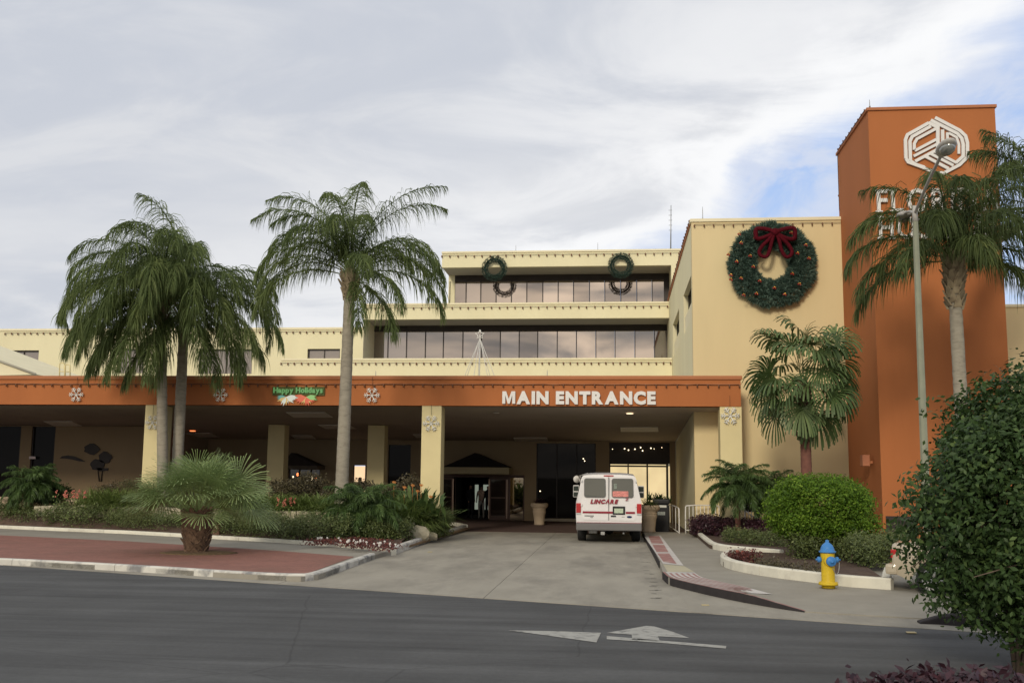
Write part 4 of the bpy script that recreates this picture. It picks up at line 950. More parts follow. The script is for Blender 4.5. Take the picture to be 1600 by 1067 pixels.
# tier 2
YG = YM+2.35; x2g0 = mx(578, 535, YG); x2g1 = xr-.02
z2t = mz(800, 473); z2b = mz(800, 498); x2a = mx(597, 485)
zg_t = at(800, 511, Y=YG).z; zg_b = at(800, 560.5, Y=YM).z-.3
zh = at(800, 517, Y=YG).z
boxpart('parapet', (xm, YM, z2b), (xr-.02, YM+.28, z2t-.10), m_cream, mb); boxpart('coping', (xm, YM-.05, z2t-.10), (xr-.02, YM+.33, z2t), m_cream_trim, mb, .012)
boxpart('soffit', (xm, YM+.28, z2b+.01), (xr-.02, YG+.1, z2b+.08), m_soffit, mb)
boxpart('wall', (xm, YM+.002, 5.0), (xm+.02, YG+.0, z2b), m_cream_trim, mb)
boxpart('wall', (xm+.02, YG, 5.0), (x2g0, YG+.2, z2b), m_cream_trim, mb)
boxpart('window_header', (x2g0, YG-.02, zh), (x2g1, YG+.15, z2b+.009), m_frame, mb)
GV = [MIRRORGLASS('tinted_window_glass', (.05+.03*k, .038+.026*k, .033+.022*k), .21+.035*((k*2) % 3), (1, .93, .88)) for k in range(3)]
rgp = random.Random(12)
def panes(pxs, py, Y, z0, z1, glass, nm='window'):
    glass = None
    xs = [at(p, py, Y=Y).x for p in pxs]
    for a, b in zip(xs[:-1], xs[1:]):
        g_ = boxpart(nm, (a+.025, Y+.06, z0), (b-.025, Y+.08, z1), rgp.choice(GV), mb); boxpart('mullion', (a-.02, Y+.0, z0), (a+.025, Y+.10, z1), m_frame, g_)
panes([580, 606, 635, 664.5, 692.5, 723, 752, 781.5, 811, 840, 870.5, 900.5, 931, 961, 992, 1022.5, 1053], 535, YG, zg_b, zh, m_glass_up)
boxpart('wall', (x2g1-.01, YG-.1, zg_b), (x2g1, YG+.1, z2b), m_frame, mb)
# tier 3
YG3 = YM+2.2; z3t = mz(850, 391.5); z3b = mz(850, 416.5); x3a = mx(690, 440); x3b = mx(1067, 400); x3w = mx(1049, 440)
zg3t = at(850, 429, Y=YG3).z; zh3 = at(850, 438.5, Y=YG3).z; zg3b = z2t-.3
boxpart('roof', (xm, YM+.2, z2t-.45), (xr+6, YM+3, z2t-.35), m_roof, mb)
boxpart('parapet', (x3a, YM, z3b), (x3b, YM+.28, z3t-.10), m_cream, mb); boxpart('coping', (x3a-.02, YM-.05, z3t-.10), (x3b+.04, YM+.33, z3t), m_cream_trim, mb, .012)
boxpart('soffit', (x3a, YM+.28, z3b+.01), (x3w, YG3+.1, z3b+.08), m_soffit, mb)
boxpart('wall', (x3w, YM+.002, zg3b), (x3b-.002, YM+6, z3b-.001), m_cream, mb); boxpart('wall', (x3w, YM+.29, z3b), (x3b-.002, YM+6, z3t-.12), m_cream, mb)
boxpart('wall', (x3a, YG3-.0, zg3b), (x3a+.35, YG3+4, z3t-.12), m_cream, mb)
boxpart('window_header', (x3a+.35, YG3-.02, zh3), (x3w-.002, YG3+.15, z3b+.009), m_frame, mb)
panes([703, 728, 751, 775, 799, 823, 848, 872, 896, 921, 945, 970, 995, 1019, 1042], 455, YG3, zg3b, zh3, m_glass_up)
boxpart('roof', (x3a+.4, YM+.3, z3t-.4), (x3b-.1, YM+6, z3t-.3), m_roof, mb)
boxpart('wall', (x3w-.28, YG3-.04, zg3b), (x3w-.002, YG3+.1, zh3), m_frame, mb)

# ---- side block with the big wreath
YW = 36.0; zW = at(1200, 340.5, Y=YW).z; xw0 = 2.65; xw1 = at(1320, 420, Y=YW).x+.15
sb = thing('hospital_wing', 'tall plain tan wing carrying the giant wreath, right of the drive', 'building', (5.3, YW, 0))
wo1 = (at(1162, 780, Y=YW).x, at(1216, 780, Y=YW).x, at(1180, 800, Y=YW).z, at(1180, 763, Y=YW).z)
wallgrid(xw0, xw1, -.3, zW-.12, YW, .3, [wo1]).build('wall', m_tan, sb)
g_ = boxpart('window', (wo1[0], YW+.2, wo1[2]), (wo1[1], YW+.22, wo1[3]), m_glass_dark, sb); boxpart('lintel', (wo1[0]-.1, YW-.04, wo1[3]), (wo1[1]+.1, YW-.002, wo1[3]+.14), m_cream_trim, sb)
boxpart('coping', (xw0-.05, YW-.05, zW-.12), (xw1, YW+.35, zW), m_cream_trim, sb, .015)
# left flank with two openings; lighter cream puts its cooler sky light into colour
s = B(); oz0, oz1 = 7.65, 9.2; fl = [(36.45, 40.7), (43.8, 48.6)]
y = YW+.3; 
for a, b in fl:
    s.box((xw0, y, -.3), (xw0+.25, a, zW-.12)); s.box((xw0, a, -.3), (xw0+.25, b, oz0)); s.box((xw0, a, oz1), (xw0+.25, b, zW-.12)); y = b
s.box((xw0, y, -.3), (xw0+.25, 58, zW-.12)); s.build('wall', m_cream, sb)
s = B(); s.box((xw0-.05, YW+.35, zW-.12), (xw0+.3, 58, zW), .01); s.build('coping', m_orange_trim, sb)
for a, b in fl: g_ = boxpart('window', (xw0+.18, a, oz0), (xw0+.2, b, oz1), m_glass_dark, sb); boxpart('balcony_panel', (xw0+.03, a+.1, oz0), (xw0+.10, b-.3, oz0+.62), m_cream_trim, g_)
boxpart('roof', (xw0+.26, YW+.31, zW-.5), (14, 57, zW-.4), m_roof, sb)
zR = at(1590, 480, Y=YW).z
boxpart('wall', (10.5, YW+.01, -.3), (24, YW+.3, zR), m_tan, sb); boxpart('coping', (10.5, YW-.04, zR), (24, YW+.33, zR+.1), m_cream_trim, sb, .01)

# ---- sign tower
YT = 31.7; zT = at(1450, 166.5, Y=YT).z; xt0 = at(1357, 200, Y=YT).x; xt1 = at(1556, 200, Y=YT).x
tw = thing('sign_tower', 'tall terracotta orange tower carrying the white hexagon emblem', 'tower', ((xt0+xt1)/2, YT+2, 0))
s = B(); s.box((xt0, YT, -.3), (xt1, YW+.2, zT-.10)); s.build('wall', m_orange, tw)
boxpart('coping', (xt0-.05, YT-.05, zT-.10), (xt1+.05, YW+.25, zT), m_orange_trim, tw, .015)
dx0 = at(1380, 850, Y=YT).x; o = boxpart('door', (dx0+.1, YT-.04, -.1), (dx0+.95, YT-.004, .95), m_frame, tw)
p = at(1358, 722, X=xt0-.1); fl_ = thing('floodlight', 'small box floodlight on a bracket low on the shaded tower side', 'floodlight', (xt0-.01, p.y, p.z))
boxpart('housing', (xt0-.34, p.y-.2, p.z-.12), (xt0-.12, p.y+.15, p.z+.22), M('painted_housing', (.42, .17, .09), .7, .05), fl_, .02); boxpart('bracket', (xt0-.13, p.y-.03, p.z-.04), (xt0-.002, p.y+.05, p.z+.04), m_orange_trim, fl_)

# ---- white emblem and lettering on the tower
em = thing('emblem', 'white interlaced hexagon emblem near the top of the orange tower', 'emblem', tuple(at(1462, 275, Y=YT-.08)))
def zq(x, y): return (1390+x/8.2067, 160+y/8.2067)     # measured on the enlarged emblem
def stroke(name, pts, w, mat, parent, Y, th=.07, closed=False):
    P = [at(*zq(x, y), Y=Y) for x, y in pts]; P2 = [Vector((p.x, 0, p.z)) for p in P]; n = len(P2); vs = []
    for i, p in enumerate(P2):
        a = P2[i-1] if i > 0 else None; b = P2[i+1] if i < n-1 else None
        d1 = (p-a).normalized() if a else (b-p).normalized(); d2 = (b-p).normalized() if b else d1
        n1 = Vector((-d1.z, 0, d1.x)); n2 = Vector((-d2.z, 0, d2.x)); m_ = (n1+n2).normalized(); k = 1/max(.5, m_.dot(n1)); o_ = m_*w/2*k
        for q in (p-o_, p+o_): vs += [(q.x, Y, q.z), (q.x, Y+th, q.z)]
    fs = []
    for i in range(n-1):
        a = i*4; b = a+4; fs += [(a, b, b+2, a+2), (a+1, a+3, b+3, b+1), (a, a+1, b+1, b), (a+2, b+2, b+3, a+3)]
    fs += [(0, 2, 3, 1), (n*4-4, n*4-3, n*4-1, n*4-2)]
    s = B(); s.add(vs, fs); return s.build(name, mat, parent)
w = .098; YQ = YT-.08
hexl = lambda k: None
# three nested bands: left arc, right arc, inner triangle strokes
stroke('emblem_bar', [(505, 262), (230, 415), (205, 480), (212, 720)], w, m_white, em, YQ)
stroke('emblem_bar', [(530, 305), (290, 440), (262, 500), (268, 745)], w, m_white, em, YQ)
stroke('emblem_bar', [(600, 335), (350, 470), (318, 530), (318, 610)], w*.9, m_white, em, YQ)
stroke('emblem_bar', [(585, 195), (900, 360), (975, 430), (1000, 520), (1000, 700), (900, 800), (700, 905), (590, 905)], w, m_white, em, YQ)
stroke('emblem_bar', [(530, 228), (870, 400), (925, 460), (945, 540), (945, 690), (850, 775)], w, m_white, em, YQ)
stroke('emblem_bar', [(500, 262), (620, 320), (620, 600)], w*1.05, m_white, em, YQ-.003)
stroke('emblem_bar', [(680, 350), (685, 600)], w, m_white, em, YQ)
stroke('emblem_bar', [(742, 385), (745, 540)], w*.8, m_white, em, YQ)
stroke('emblem_bar', [(760, 395), (860, 450), (890, 540), (890, 660)], w*.75, m_white, em, YQ+.003)
stroke('emblem_bar', [(600, 475), (325, 620)], w*.85, m_white, em, YQ)
stroke('emblem_bar', [(620, 530), (310, 690)], w*.85, m_white, em, YQ)
stroke('emblem_bar', [(640, 590), (330, 755)], w*.95, m_white, em, YQ)
stroke('emblem_bar', [(570, 625), (860, 775)], w*.85, m_white, em, YQ-.004)
stroke('emblem_bar', [(520, 655), (820, 810)], w*.85, m_white, em, YQ-.004)
stroke('emblem_bar', [(455, 690), (760, 850)], w*.95, m_white, em, YQ-.004)
stroke('emblem_bar', [(212, 720), (240, 765), (420, 830), (600, 905)], w, m_white, em, YQ-.006)
stroke('emblem_bar', [(268, 745), (330, 790), (450, 830)], w*.8, m_white, em, YQ+.003)
def serif_word(word, pl, pr, pt, pb, name, label):
    a = at(pl, (pt+pb)/2, Y=YT-.06); b = at(pr, (pt+pb)/2, Y=YT-.06); z0 = at((pl+pr)/2, pb, Y=YT-.06).z; z1 = at((pl+pr)/2, pt, Y=YT-.06).z
    r = thing(name, label, 'sign', ((a.x+b.x)/2, YT-.06, z0))
    lettering(word, a.x, b.x, z0, z1, YT-.06, m_white, r, .012, 0, .05, .14)
    H_ = z1-z0; wS = .075
    # serifs: thin bars at the feet and heads of the upright strokes
    for ch in [c for c in kids(r)]:
        v = np.array([v.co[:] for v in ch.data.vertices])
        for zz in (v[:, 2].min(), v[:, 2].max()):
            m_ = np.abs(v[:, 2]-zz) < .01
            if m_.sum() < 4: continue
            xs = np.sort(v[m_, 0]); g = [[xs[0]]]
            for x in xs[1:]:
                if x-g[-1][-1] > .09: g.append([x])
                else: g[-1].append(x)
            for q in g:
                if q[-1]-q[0] < .3:
                    s = B(); xc = (q[0]+q[-1])/2+r.location.x; h = .07*H_; zc = zz+r.location.z+(h/2 if zz < H_/2 else -h/2)
                    hw = (q[-1]-q[0])/2+.055; s.box((xc-hw, YT-.115, zc-h/2), (xc+hw, YT-.055, zc+h/2)); s.build('serif', m_white, ch)
    return r
serif_word('FLORIDA', 1370, 1562, 294.5, 331.5, 'wall_sign', 'upper row of white serif letters on the orange tower, starting with F')
serif_word('HOSPITAL', 1373, 1566, 336, 373, 'wall_sign', 'lower row of white serif letters on the tower, ending in L by the palm')

# ---- MAIN ENTRANCE letters
a = at(785, 621, Y=YC-.05); b = at(1024.5, 621, Y=YC-.05); z0 = at(905, 632, Y=YC-.05).z; z1 = at(905, 611, Y=YC-.05).z
ms = thing('entrance_sign', 'bold white MAIN ENTRANCE letters on the orange canopy fascia', 'sign', ((a.x+b.x)/2, YC-.05, z0))
lettering('MAIN ENTRANCE', a.x, b.x, z0, z1, YC-.05, m_white, ms, .058, 0, .04, .085, space=.36)

# ---- green holiday lettering and coloured lights
p0, p1 = at(427, 611, Y=YC-.12), at(504, 611, Y=YC-.12); zt0 = at(465, 616.5, Y=YC-.12).z; zt1 = at(465, 605, Y=YC-.12).z
hs_ = thing('holiday_sign', 'green light tube Happy Holidays lettering above coloured garland on the canopy', 'sign', ((p0.x+p1.x)/2, YC-.12, zt0))
lettering('Happy Holidays', p0.x, p1.x, zt0, zt1, YC-.10, m_greenneon, hs_, .03, 0, .03, .07, space=.3)
boxpart('sign_backing', (p0.x-.05, YC-.06, zt0-.02), (p1.x+.05, YC-.04, zt1+.02), M('green_mesh_backing', (.10, .12, .04), .8, .3, 20), hs_)
gl = thing('poinsettia_garland', 'fan of white, gold and red lit petals under the green holiday lettering', 'light decoration', tuple(at(465, 634, Y=YC-.12)))
rg = random.Random(11); cols_ = [EM('teal_lights', (.15, .45, .40), .3), EM('white_lights', (.8, .85, .75), .3), EM('gold_lights', (.8, .55, .2), .3), EM('red_lights', (.8, .16, .08), .3), EM('leaf_green_lights', (.3, .6, .2), .3)]
for (cx_, cy_, base) in ((447, 620, 1), (478, 620, 3)):
    for k in range(15):
        an = PI*(-.05+1.1*k/14); ln = rg.uniform(13, 19); p = at(cx_, cy_, Y=YC-.10); q = at(cx_+math.cos(an)*ln*1.05, cy_+math.sin(an)*ln*.78, Y=YC-.08)
        i_ = (0 if (base == 1 and k > 11) else (4 if (base == 3 and k < 3) else (2 if rg.random() < .35 else base)))
        dd = (q-p); sd2 = Vector((-dd.z, 0, dd.x))*.14; s = B(); m1 = p.lerp(q, .45)
        vs = [p, m1+sd2, q, m1-sd2]; s.add([tuple(v) for v in vs]+[tuple(v+Vector((0, .02, 0))) for v in vs], [(0, 1, 2, 3), (7, 6, 5, 4), (0, 4, 5, 1), (1, 5, 6, 2), (2, 6, 7, 3), (3, 7, 4, 0)])
        s.build('petal', cols_[i_], gl)

# ---- snowflakes
def snowflake(px, py, rpx, Y, label, first=[None]):
    p = at(px, py, Y=Y); r = rpx*Y/1600
    root = thing('snowflake', label, 'snowflake decoration', tuple(p), 'tinsel snowflakes on the canopy')
    for k in range(6):
        s = B(); a = PI/3*k; d = Vector((math.cos(a), 0, math.sin(a))); t = Vector((-d.z, 0, d.x)); o = p
        s.tube([o, o+d*r], r*.055, 6)
        for (q, l) in ((.48, .30), (.74, .24)):
            for sg in (-1, 1): s.tube([o+d*r*q, o+d*r*(q+l*.75)+t*sg*r*l], r*.05, 5)
        s.build('arm', m_tinsel, root)
    s = B(); s.tube([p+Vector((0, .02, r)), p+Vector((0, .02, r+.35))], .006, 4); s.build('hanging_wire', m_wire, root)
snowflake(119, 616.5, 12.5, YC-.08, 'white snowflake on the orange fascia at far left')
snowflake(344.5, 617, 12, YC-.08, 'white snowflake on the orange fascia just right of the twin palm trunks')
snowflake(581, 617.5, 13, YC-.08, 'white snowflake on the orange fascia right of the slim palm trunk')
snowflake(238, 660, 12.5, YC-.03, 'snowflake half hidden behind the palm trunks on the left column')
snowflake(673.5, 661.5, 13.5, YC-.03, 'snowflake on the middle column beside the bird of paradise plant')
snowflake(1141, 649.5, 14.5, YC-.03, 'silvery snowflake at the top of the right-hand column')

# ---- bulb strings along the parapets
def bulb_string(label, pts, step, r=.030, drop=.055):
    root = thing('string_light', label, 'string light', tuple(pts[0])); P = []; s = B(); rg = random.Random(len(label))
    for a, b in zip(pts[:-1], pts[1:]):
        a, b = Vector(a), Vector(b); n = max(1, int((b-a).length/step)); P += [a+(b-a)*i/n+Vector((0, 0, rg.uniform(-.01, .01))) for i in range(n)]
    P.append(Vector(pts[-1]))
    for p in P: q = p+Vector((rg.uniform(-.015, .015), -.02, -drop)); s.ball((q.x, q.y, q.z), (r, r, r*1.9), 6, 4)
    s.build('bulbs', m_bulb, root)['kind'] = 'stuff'; w_ = B(); w_.tube(P, .010, 4); w_.build('wire', m_wire, root)
zz = cz1-.30
bulb_string('row of small bulbs along the top of the orange canopy fascia', [(cxl+1, YC-.05, zz), (cx1-.05, YC-.05, zz)], .34)
bulb_string('row of bulbs under the coping of the low left yellow roof', [(-33, YM-.06, zP-.22), (xm-.1, YM-.06, zP-.22)], .36, .04)
bulb_string('row of bulbs on the lowest yellow parapet above the canopy', [(xb0, YB1-.06, zb1-.22), (xr-.1, YB1-.06, zb1-.22)], .34, .04)
bulb_string('row of bulbs on the middle yellow parapet', [(xm+.2, YM-.06, z2t-.22), (xr-.1, YM-.06, z2t-.22)], .40, .04)
bulb_string('row of bulbs on the topmost yellow parapet and down its right corner', [(x3a, YM-.06, z3t-.22), (x3b-.2, YM-.06, z3t-.22), (x3b-.2, YM-.06, z3b-.9)], .42, .04)
bulb_string('row of bulbs along the top of the wall above the giant wreath', [(xw0+.1, YW-.06, zW-.22), (xw1-.2, YW-.06, zW-.22)], .32, .03)
bulb_string('row of bulbs up the sloping-looking flank edge of the wreath wing', [(xw0-.06, YW+.4, zW-.02), (xw0-.06, 51.5, zW-.02)], .5, .03, -.03)
bulb_string('bulbs running down the back left corner of the orange tower', [(xt0-.07, YW-.15, zT-.1), (xt0-.07, YW-.15, zW+.2)], .45, .022, 0)
bulb_string('bulbs along the top left edge of the orange tower', [(xt0-.07, YT+.2, zT-.02), (xt0-.07, YW-.2, zT-.02)], .42, .022, -.02)

# ---- wreaths
def wreath(label, cx, cz, Y, R_, r_, n, ln, mat=m_needle, bow=False, seed=0):
    rng = np.random.default_rng(seed); root = thing('wreath', label, 'wreath', (cx, Y, cz-R_))
    a = rng.uniform(0, 2*PI, n); b = rng.uniform(0, 2*PI, n); lum = 1+.07*np.sin(a*9+seed)+.05*np.sin(a*17)
    rc = (R_+r_)/2; rt = (R_-r_)/2*lum
    nr = np.stack([np.cos(a)*np.cos(b), -np.abs(np.sin(b))*.8, np.sin(a)*np.cos(b)], -1)
    c = np.stack([cx+np.cos(a)*(rc+rt*np.cos(b)*.86), Y-np.abs(np.sin(b))*rt*.45, cz+np.sin(a)*(rc+rt*np.cos(b)*.86)], -1)
    LV = Leaves(); k = 6; cc = np.repeat(c, k, 0); dd = unit(np.repeat(nr, k, 0)*.75+rng.normal(0, .6, (n*k, 3))); w = unit(np.cross(dd, rng.normal(0, 1, (n*k, 3)))); l = ln*rng.uniform(.5, 1.1, (n*k, 1))
    P = np.stack([cc, cc+dd*l*.5, cc+dd*l], 1); Wd = np.stack([w*ln*.05, w*ln*.07, w*ln*.01], 1); LV.strips(P, Wd, .42+np.repeat(rng.normal(0, .2, n), k)+rng.normal(0, .1, n*k)); LV.build('greenery', mat, root)
    s = B(); pts = [(cx+math.cos(t)*rc, Y+.0, cz+math.sin(t)*rc) for t in np.linspace(0, 2*PI, 33)]; s.tube(pts, (R_-r_)/2*.55, 8, caps=False, squash=.5); s.build('ring', M('wreath_core', (.03, .055, .042), 1), root)
    return root
m_needled = LEAF('dark_wreath_needle', (.02, .04, .03), (.045, .08, .058), (.10, .16, .12), .7, trans=.1)
wc = at(1206.5, 413.5, Y=YW-.25); Rw = 66*YW/1600
wr = wreath('giant green wreath with red bow on the tan wing wall', wc.x, wc.z, YW-.22, Rw, Rw*.40, 3600, .19, seed=5)
rg = random.Random(4)
for (px, py) in ((1155, 366), (1158, 380), (1138, 398), (1151, 409), (1172, 400), (1177, 417), (1142, 430), (1158, 435), (1162, 461), (1182, 459), (1187, 439), (1210, 450), (1226, 460), (1249, 444), (1238, 428), (1246, 396), (1264, 404), (1236, 364), (1142, 437), (1259, 383), (1180, 372)):
    p = at(px, py, Y=YW-.62); s = B(); g2 = B()
    s.ball((p.x-.035, p.y, p.z), .030, 8, 6); s.ball((p.x+.035, p.y, p.z-.02), .030, 8, 6); g2.ball((p.x, p.y-.03, p.z+.035), .026, 8, 6); g2.ball((p.x+.03, p.y-.03, p.z+.02), .022, 8, 6)
    o = s.build('ornament', m_redball, wr); g2.build('gold_ball', m_goldball, o)
def bz(x, y): return at(1070+x/5.336, 320+y/5.336, Y=YW-.72)
bow = thing('bow', 'dark red tinsel bow at the top of the giant wreath', 'bow', tuple(bz(755, 460)))
def btube(pts, r=.085): 
    P = smooth_path([bz(x, y) for x, y in pts], 2); s = B(); s.tube(P, r, 8, squash=.8); return s
btube([(750, 225), (690, 205), (620, 195), (590, 205), (590, 260), (605, 290), (660, 275), (720, 250), (750, 235)]).build('loop', m_bow, bow)
btube([(755, 225), (820, 205), (890, 190), (920, 200), (920, 270), (905, 290), (850, 285), (790, 255), (755, 235)]).build('loop', m_bow, bow)
btube([(735, 240), (705, 290), (640, 345), (610, 415), (685, 445), (710, 370), (725, 300), (745, 245)], .075).build('tail', m_bow, bow)
btube([(765, 240), (790, 300), (800, 370), (845, 450), (905, 405), (865, 330), (800, 275), (765, 245)], .075).build('tail', m_bow, bow)
s = B(); k = bz(752, 228); s.ball((k.x, k.y-.04, k.z), (.16, .10, .13), 10, 8); s.build('knot', m_bow, bow)
for (px, py, lab, sd_) in ((772.5, 419.5, 'left small green wreath hung on the top floor parapet', 1), (970, 415, 'right small green wreath hung on the top floor parapet', 2)):
    p = at(px, py, Y=YM-.2); wreath(lab, p.x, p.z, YM-.18, .64, .36, 700, .10, seed=sd_, mat=m_needled)

# ---- wire star tree on the canopy roof
p = at(750, 523, Y=40); zb_ = cz1-.35; st = thing('star_tree', 'white wire light tree topped with a star on the canopy roof', 'light tree', (p.x, 40, zb_))
for k in range(7):
    a = 2*PI*k/7; s = B(); s.tube([(p.x, 40, p.z-.15), (p.x+math.cos(a)*.95, 40+math.sin(a)*.95, zb_)], .011, 5); s.build('wire', m_tinsel, st)
s = B(); s.tube([(p.x, 40, zb_), (p.x, 40, p.z)], .02, 6); s.build('pole', m_tinsel, st)
s = B(); pts = []
for k in range(10):
    a = PI/2+PI*k/5; r = .19 if k % 2 == 0 else .08; pts.append((p.x+math.cos(a)*r, p.z+math.sin(a)*r))
pts.append(pts[0]); s.tube([(x, 39.97, z) for x, z in pts], .022, 5); s.build('star', m_tinsel, st)
# rods, mast, ladder
def rod(label, px, pt, pb, Y, r=.012, nm='lightning_rod', cat='lightning rod'):
    a = at(px, pb, Y=Y); b = at(px, pt, Y=Y); s = B(); s.lathe([(r*2.2, 0), (r*2.2, .04), (r, .06), (r, (b.z-a.z)*.7), (r*.4, (b.z-a.z))], (a.x, Y, a.z), 8); o = s.build(nm, m_metal); tag(o, label, cat); rebase(o)
rod('thin rod above the left end of the wreath wall', 1098, 323, 343, YW+.2); rod('thin rod on the top parapet above the right small wreath', 934, 379, 392, YM+.1); rod('thin rod on the top parapet left of the mast', 806, 383, 394, YM+.1)
rod('thin rod on the yellow parapet above the right half of the canopy letters', 855, 578, 590, YC+.6); rod('thin rod on the canopy edge right of the slim palm', 587, 579, 590, YC+.6); rod('thin rod at the top left corner of the orange tower', 1359, 156, 168, YT+.2)
mt = thing('antenna_mast', 'slender antenna mast on the top roof beside the wing', 'antenna', tuple(at(1048, 390, Y=YM+2)))
a = at(1048, 392, Y=YM+2); b = at(1048.5, 321, Y=YM+2); s = B(); s.tube([a, b], [.035, .018], 6); s.build('pole', m_metal, mt)
for k in range(5): z = a.z+(b.z-a.z)*(.45+.11*k); s = B(); s.tube([(a.x-.09, a.y, z), (a.x+.09, a.y, z)], .012, 5); s.build('crossbar', m_metal, mt)
ld = thing('roof_ladder', 'pale ladder rails standing on the canopy roof at far left', 'ladder', tuple(at(101, 586, Y=40)))
for (l, r, t) in ((93, 101, 567), (102, 109.5, 569.5)):
    q = [at(l, 588, Y=40), at(l, t+2, Y=40), at(l+1.5, t, Y=40), at(r-1.5, t, Y=40), at(r, t+2, Y=40), at(r, 588, Y=40)]; s = B(); s.tube(q, .025, 6); s.build('rail', m_column, ld)
s = B(); s.tube([at(93, 580, Y=40), at(109, 581, Y=40)], .02, 6); s.build('rung', m_column, ld)
lr = thing('side_roof', 'pale sloping roof edge rising at the far left above the canopy', 'roof', tuple(at(20, 586, Y=38)))
a, b, c_ = at(-140, 510, Y=38), at(57, 585, Y=38), at(-140, 590, Y=38); s = B(); s.add([(a.x, 38, a.z), (b.x, 38, b.z), (c_.x, 38, c_.z), (a.x, 44, a.z), (b.x, 44, b.z), (c_.x, 44, c_.z)], [(0, 2, 1), (0, 1, 4, 3), (3, 4, 5), (1, 2, 5, 4), (0, 3, 5, 2)]); s.build('gable', m_cream_trim, lr)
s = B(); s.tube([(a.x, 37.95, a.z-.08), (b.x, 37.95, b.z-.0)], .05, 6); s.build('edge_trim', m_soffit, lr)

# ============================================================ STREET FURNITURE
# street lamp
Yp = 24.0; pt_ = at(1430, 343, Y=Yp); xb = at(1440, 620, Y=Yp).x; lp = thing('street_lamp', 'tall concrete lamp post with two cobra heads in front of the tower', 'street lamp', (xb, Yp, HZ))
s = B(); s.tube([(xb, Yp, HZ-.1), ((xb+pt_.x)/2, Yp, pt_.z/2), (pt_.x, Yp, pt_.z)], [.095, .085, .065], 8, smooth=False); s.build('pole', m_pole, lp)
s = B(); s.tube([(pt_.x, Yp, pt_.z-.05), (pt_.x, Yp, pt_.z+.32)], [.07, .05], 10); s.build('bracket', m_lampm, lp)
tipn = at(1472, 240, Y=Yp-2.6); tipf = at(1414, 333, Y=Yp+2.2)
def arm(tip, lenm):
    o = Vector((pt_.x, Yp, pt_.z+.15)); m1 = o.lerp(tip, .5)+Vector((0, 0, .05)); s = B(); s.tube(smooth_path([o, m1, tip], 2), [.035]*len(smooth_path([o, m1, tip], 2)), 8); s.build('arm', m_lampm, lp)
    d = (tip-o); d.z = 0; d.normalize(); h = B(); h.ball((0, 0, 0), (.19, .42, .10), 16, 8); h.box((-.05, -.45, -.03), (.05, -.25, .06), .02)
    M4 = Matrix.Translation(tip+d*.32+Vector((0, 0, .02))) @ Matrix.Rotation(math.atan2(d.y, d.x)-PI/2, 4, 'Z') @ Matrix.Rotation(.12, 4, 'X'); h.xf(M4); hd = h.build('lamp_head', m_lampm, lp)
    l = B(); l.ball((0, .08, -.07), (.155, .24, .11), 14, 8); l.xf(M4); l.build('lens', m_lens, hd)
arm(tipn, 2); arm(tipf, 2)

# fire hydrant
hp = G(1294.5, 918, HZ); hy = thing('fire_hydrant', 'yellow fire hydrant with blue bonnet and caps on the pavement', 'fire hydrant', tuple(hp)); hx, hyy, hz0 = hp
s = B(); s.lathe([(.115, 0), (.115, .05), (.165, .05), (.165, .085), (.12, .10), (.115, .12), (.112, .36), (.115, .50), (.118, .57), (.118, .60)], (hx, hyy, hz0), 24); s.build('barrel', m_hydy, hy)
s = B(); s.lathe([(.145, .60), (.145, .625), (.118, .635), (.112, .68), (.085, .73), (.045, .765), (.03, .775), (.03, .81), (.0, .82)], (hx, hyy, hz0), 24); s.build('bonnet', m_hydb, hy)
def cap(c, ax, r, l, mt1=m_hydb):
    s = B(); pr = [(r*.75, 0), (r*.75, l*.35), (r, l*.4), (r, l*.85), (r*.8, l), (r*.3, l), (r*.3, l*1.35), (0, l*1.35)]
    s.lathe(pr, (0, 0, 0), 14, 'Z'); rot = Vector((0, 0, 1)).rotation_difference(Vector(ax)).to_matrix().to_4x4(); s.xf(Matrix.Translation(c) @ rot); o = s.build('outlet_cap', mt1, hy)
cap((hx+.02, hyy-.09, hz0+.46), (.15, -1, 0), .085, .10); cap((hx-.09, hyy, hz0+.48), (-1, -.15, 0), .05, .085); cap((hx+.10, hyy, hz0+.48), (1, -.15, 0), .05, .085)
s = B(); s.lathe([(.10, 0), (.095, .05)], (0, 0, 0), 16); rot = Vector((0, 0, 1)).rotation_difference(Vector((.15, -1, 0))).to_matrix().to_4x4(); s.xf(Matrix.Translation((hx+.01, hyy-.075, hz0+.46)) @ rot); s.build('outlet_neck', m_hydy, hy)
s = B(); s.tube(smooth_path([(hx+.19, hyy-.02, hz0+.44), (hx+.18, hyy-.04, hz0+.3), (hx+.12, hyy-.09, hz0+.22), (hx+.06, hyy-.11, hz0+.34)], 2), .007, 5); s.build('chain', m_metal, hy)
s = B()
for k in range(8): a = PI/4*k; s.lathe([(.014, .085), (.014, .105)], (hx+math.cos(a)*.142, hyy+math.sin(a)*.142, hz0), 6)
s.build('flange_bolts', m_hydy, hy)['kind'] = 'stuff'

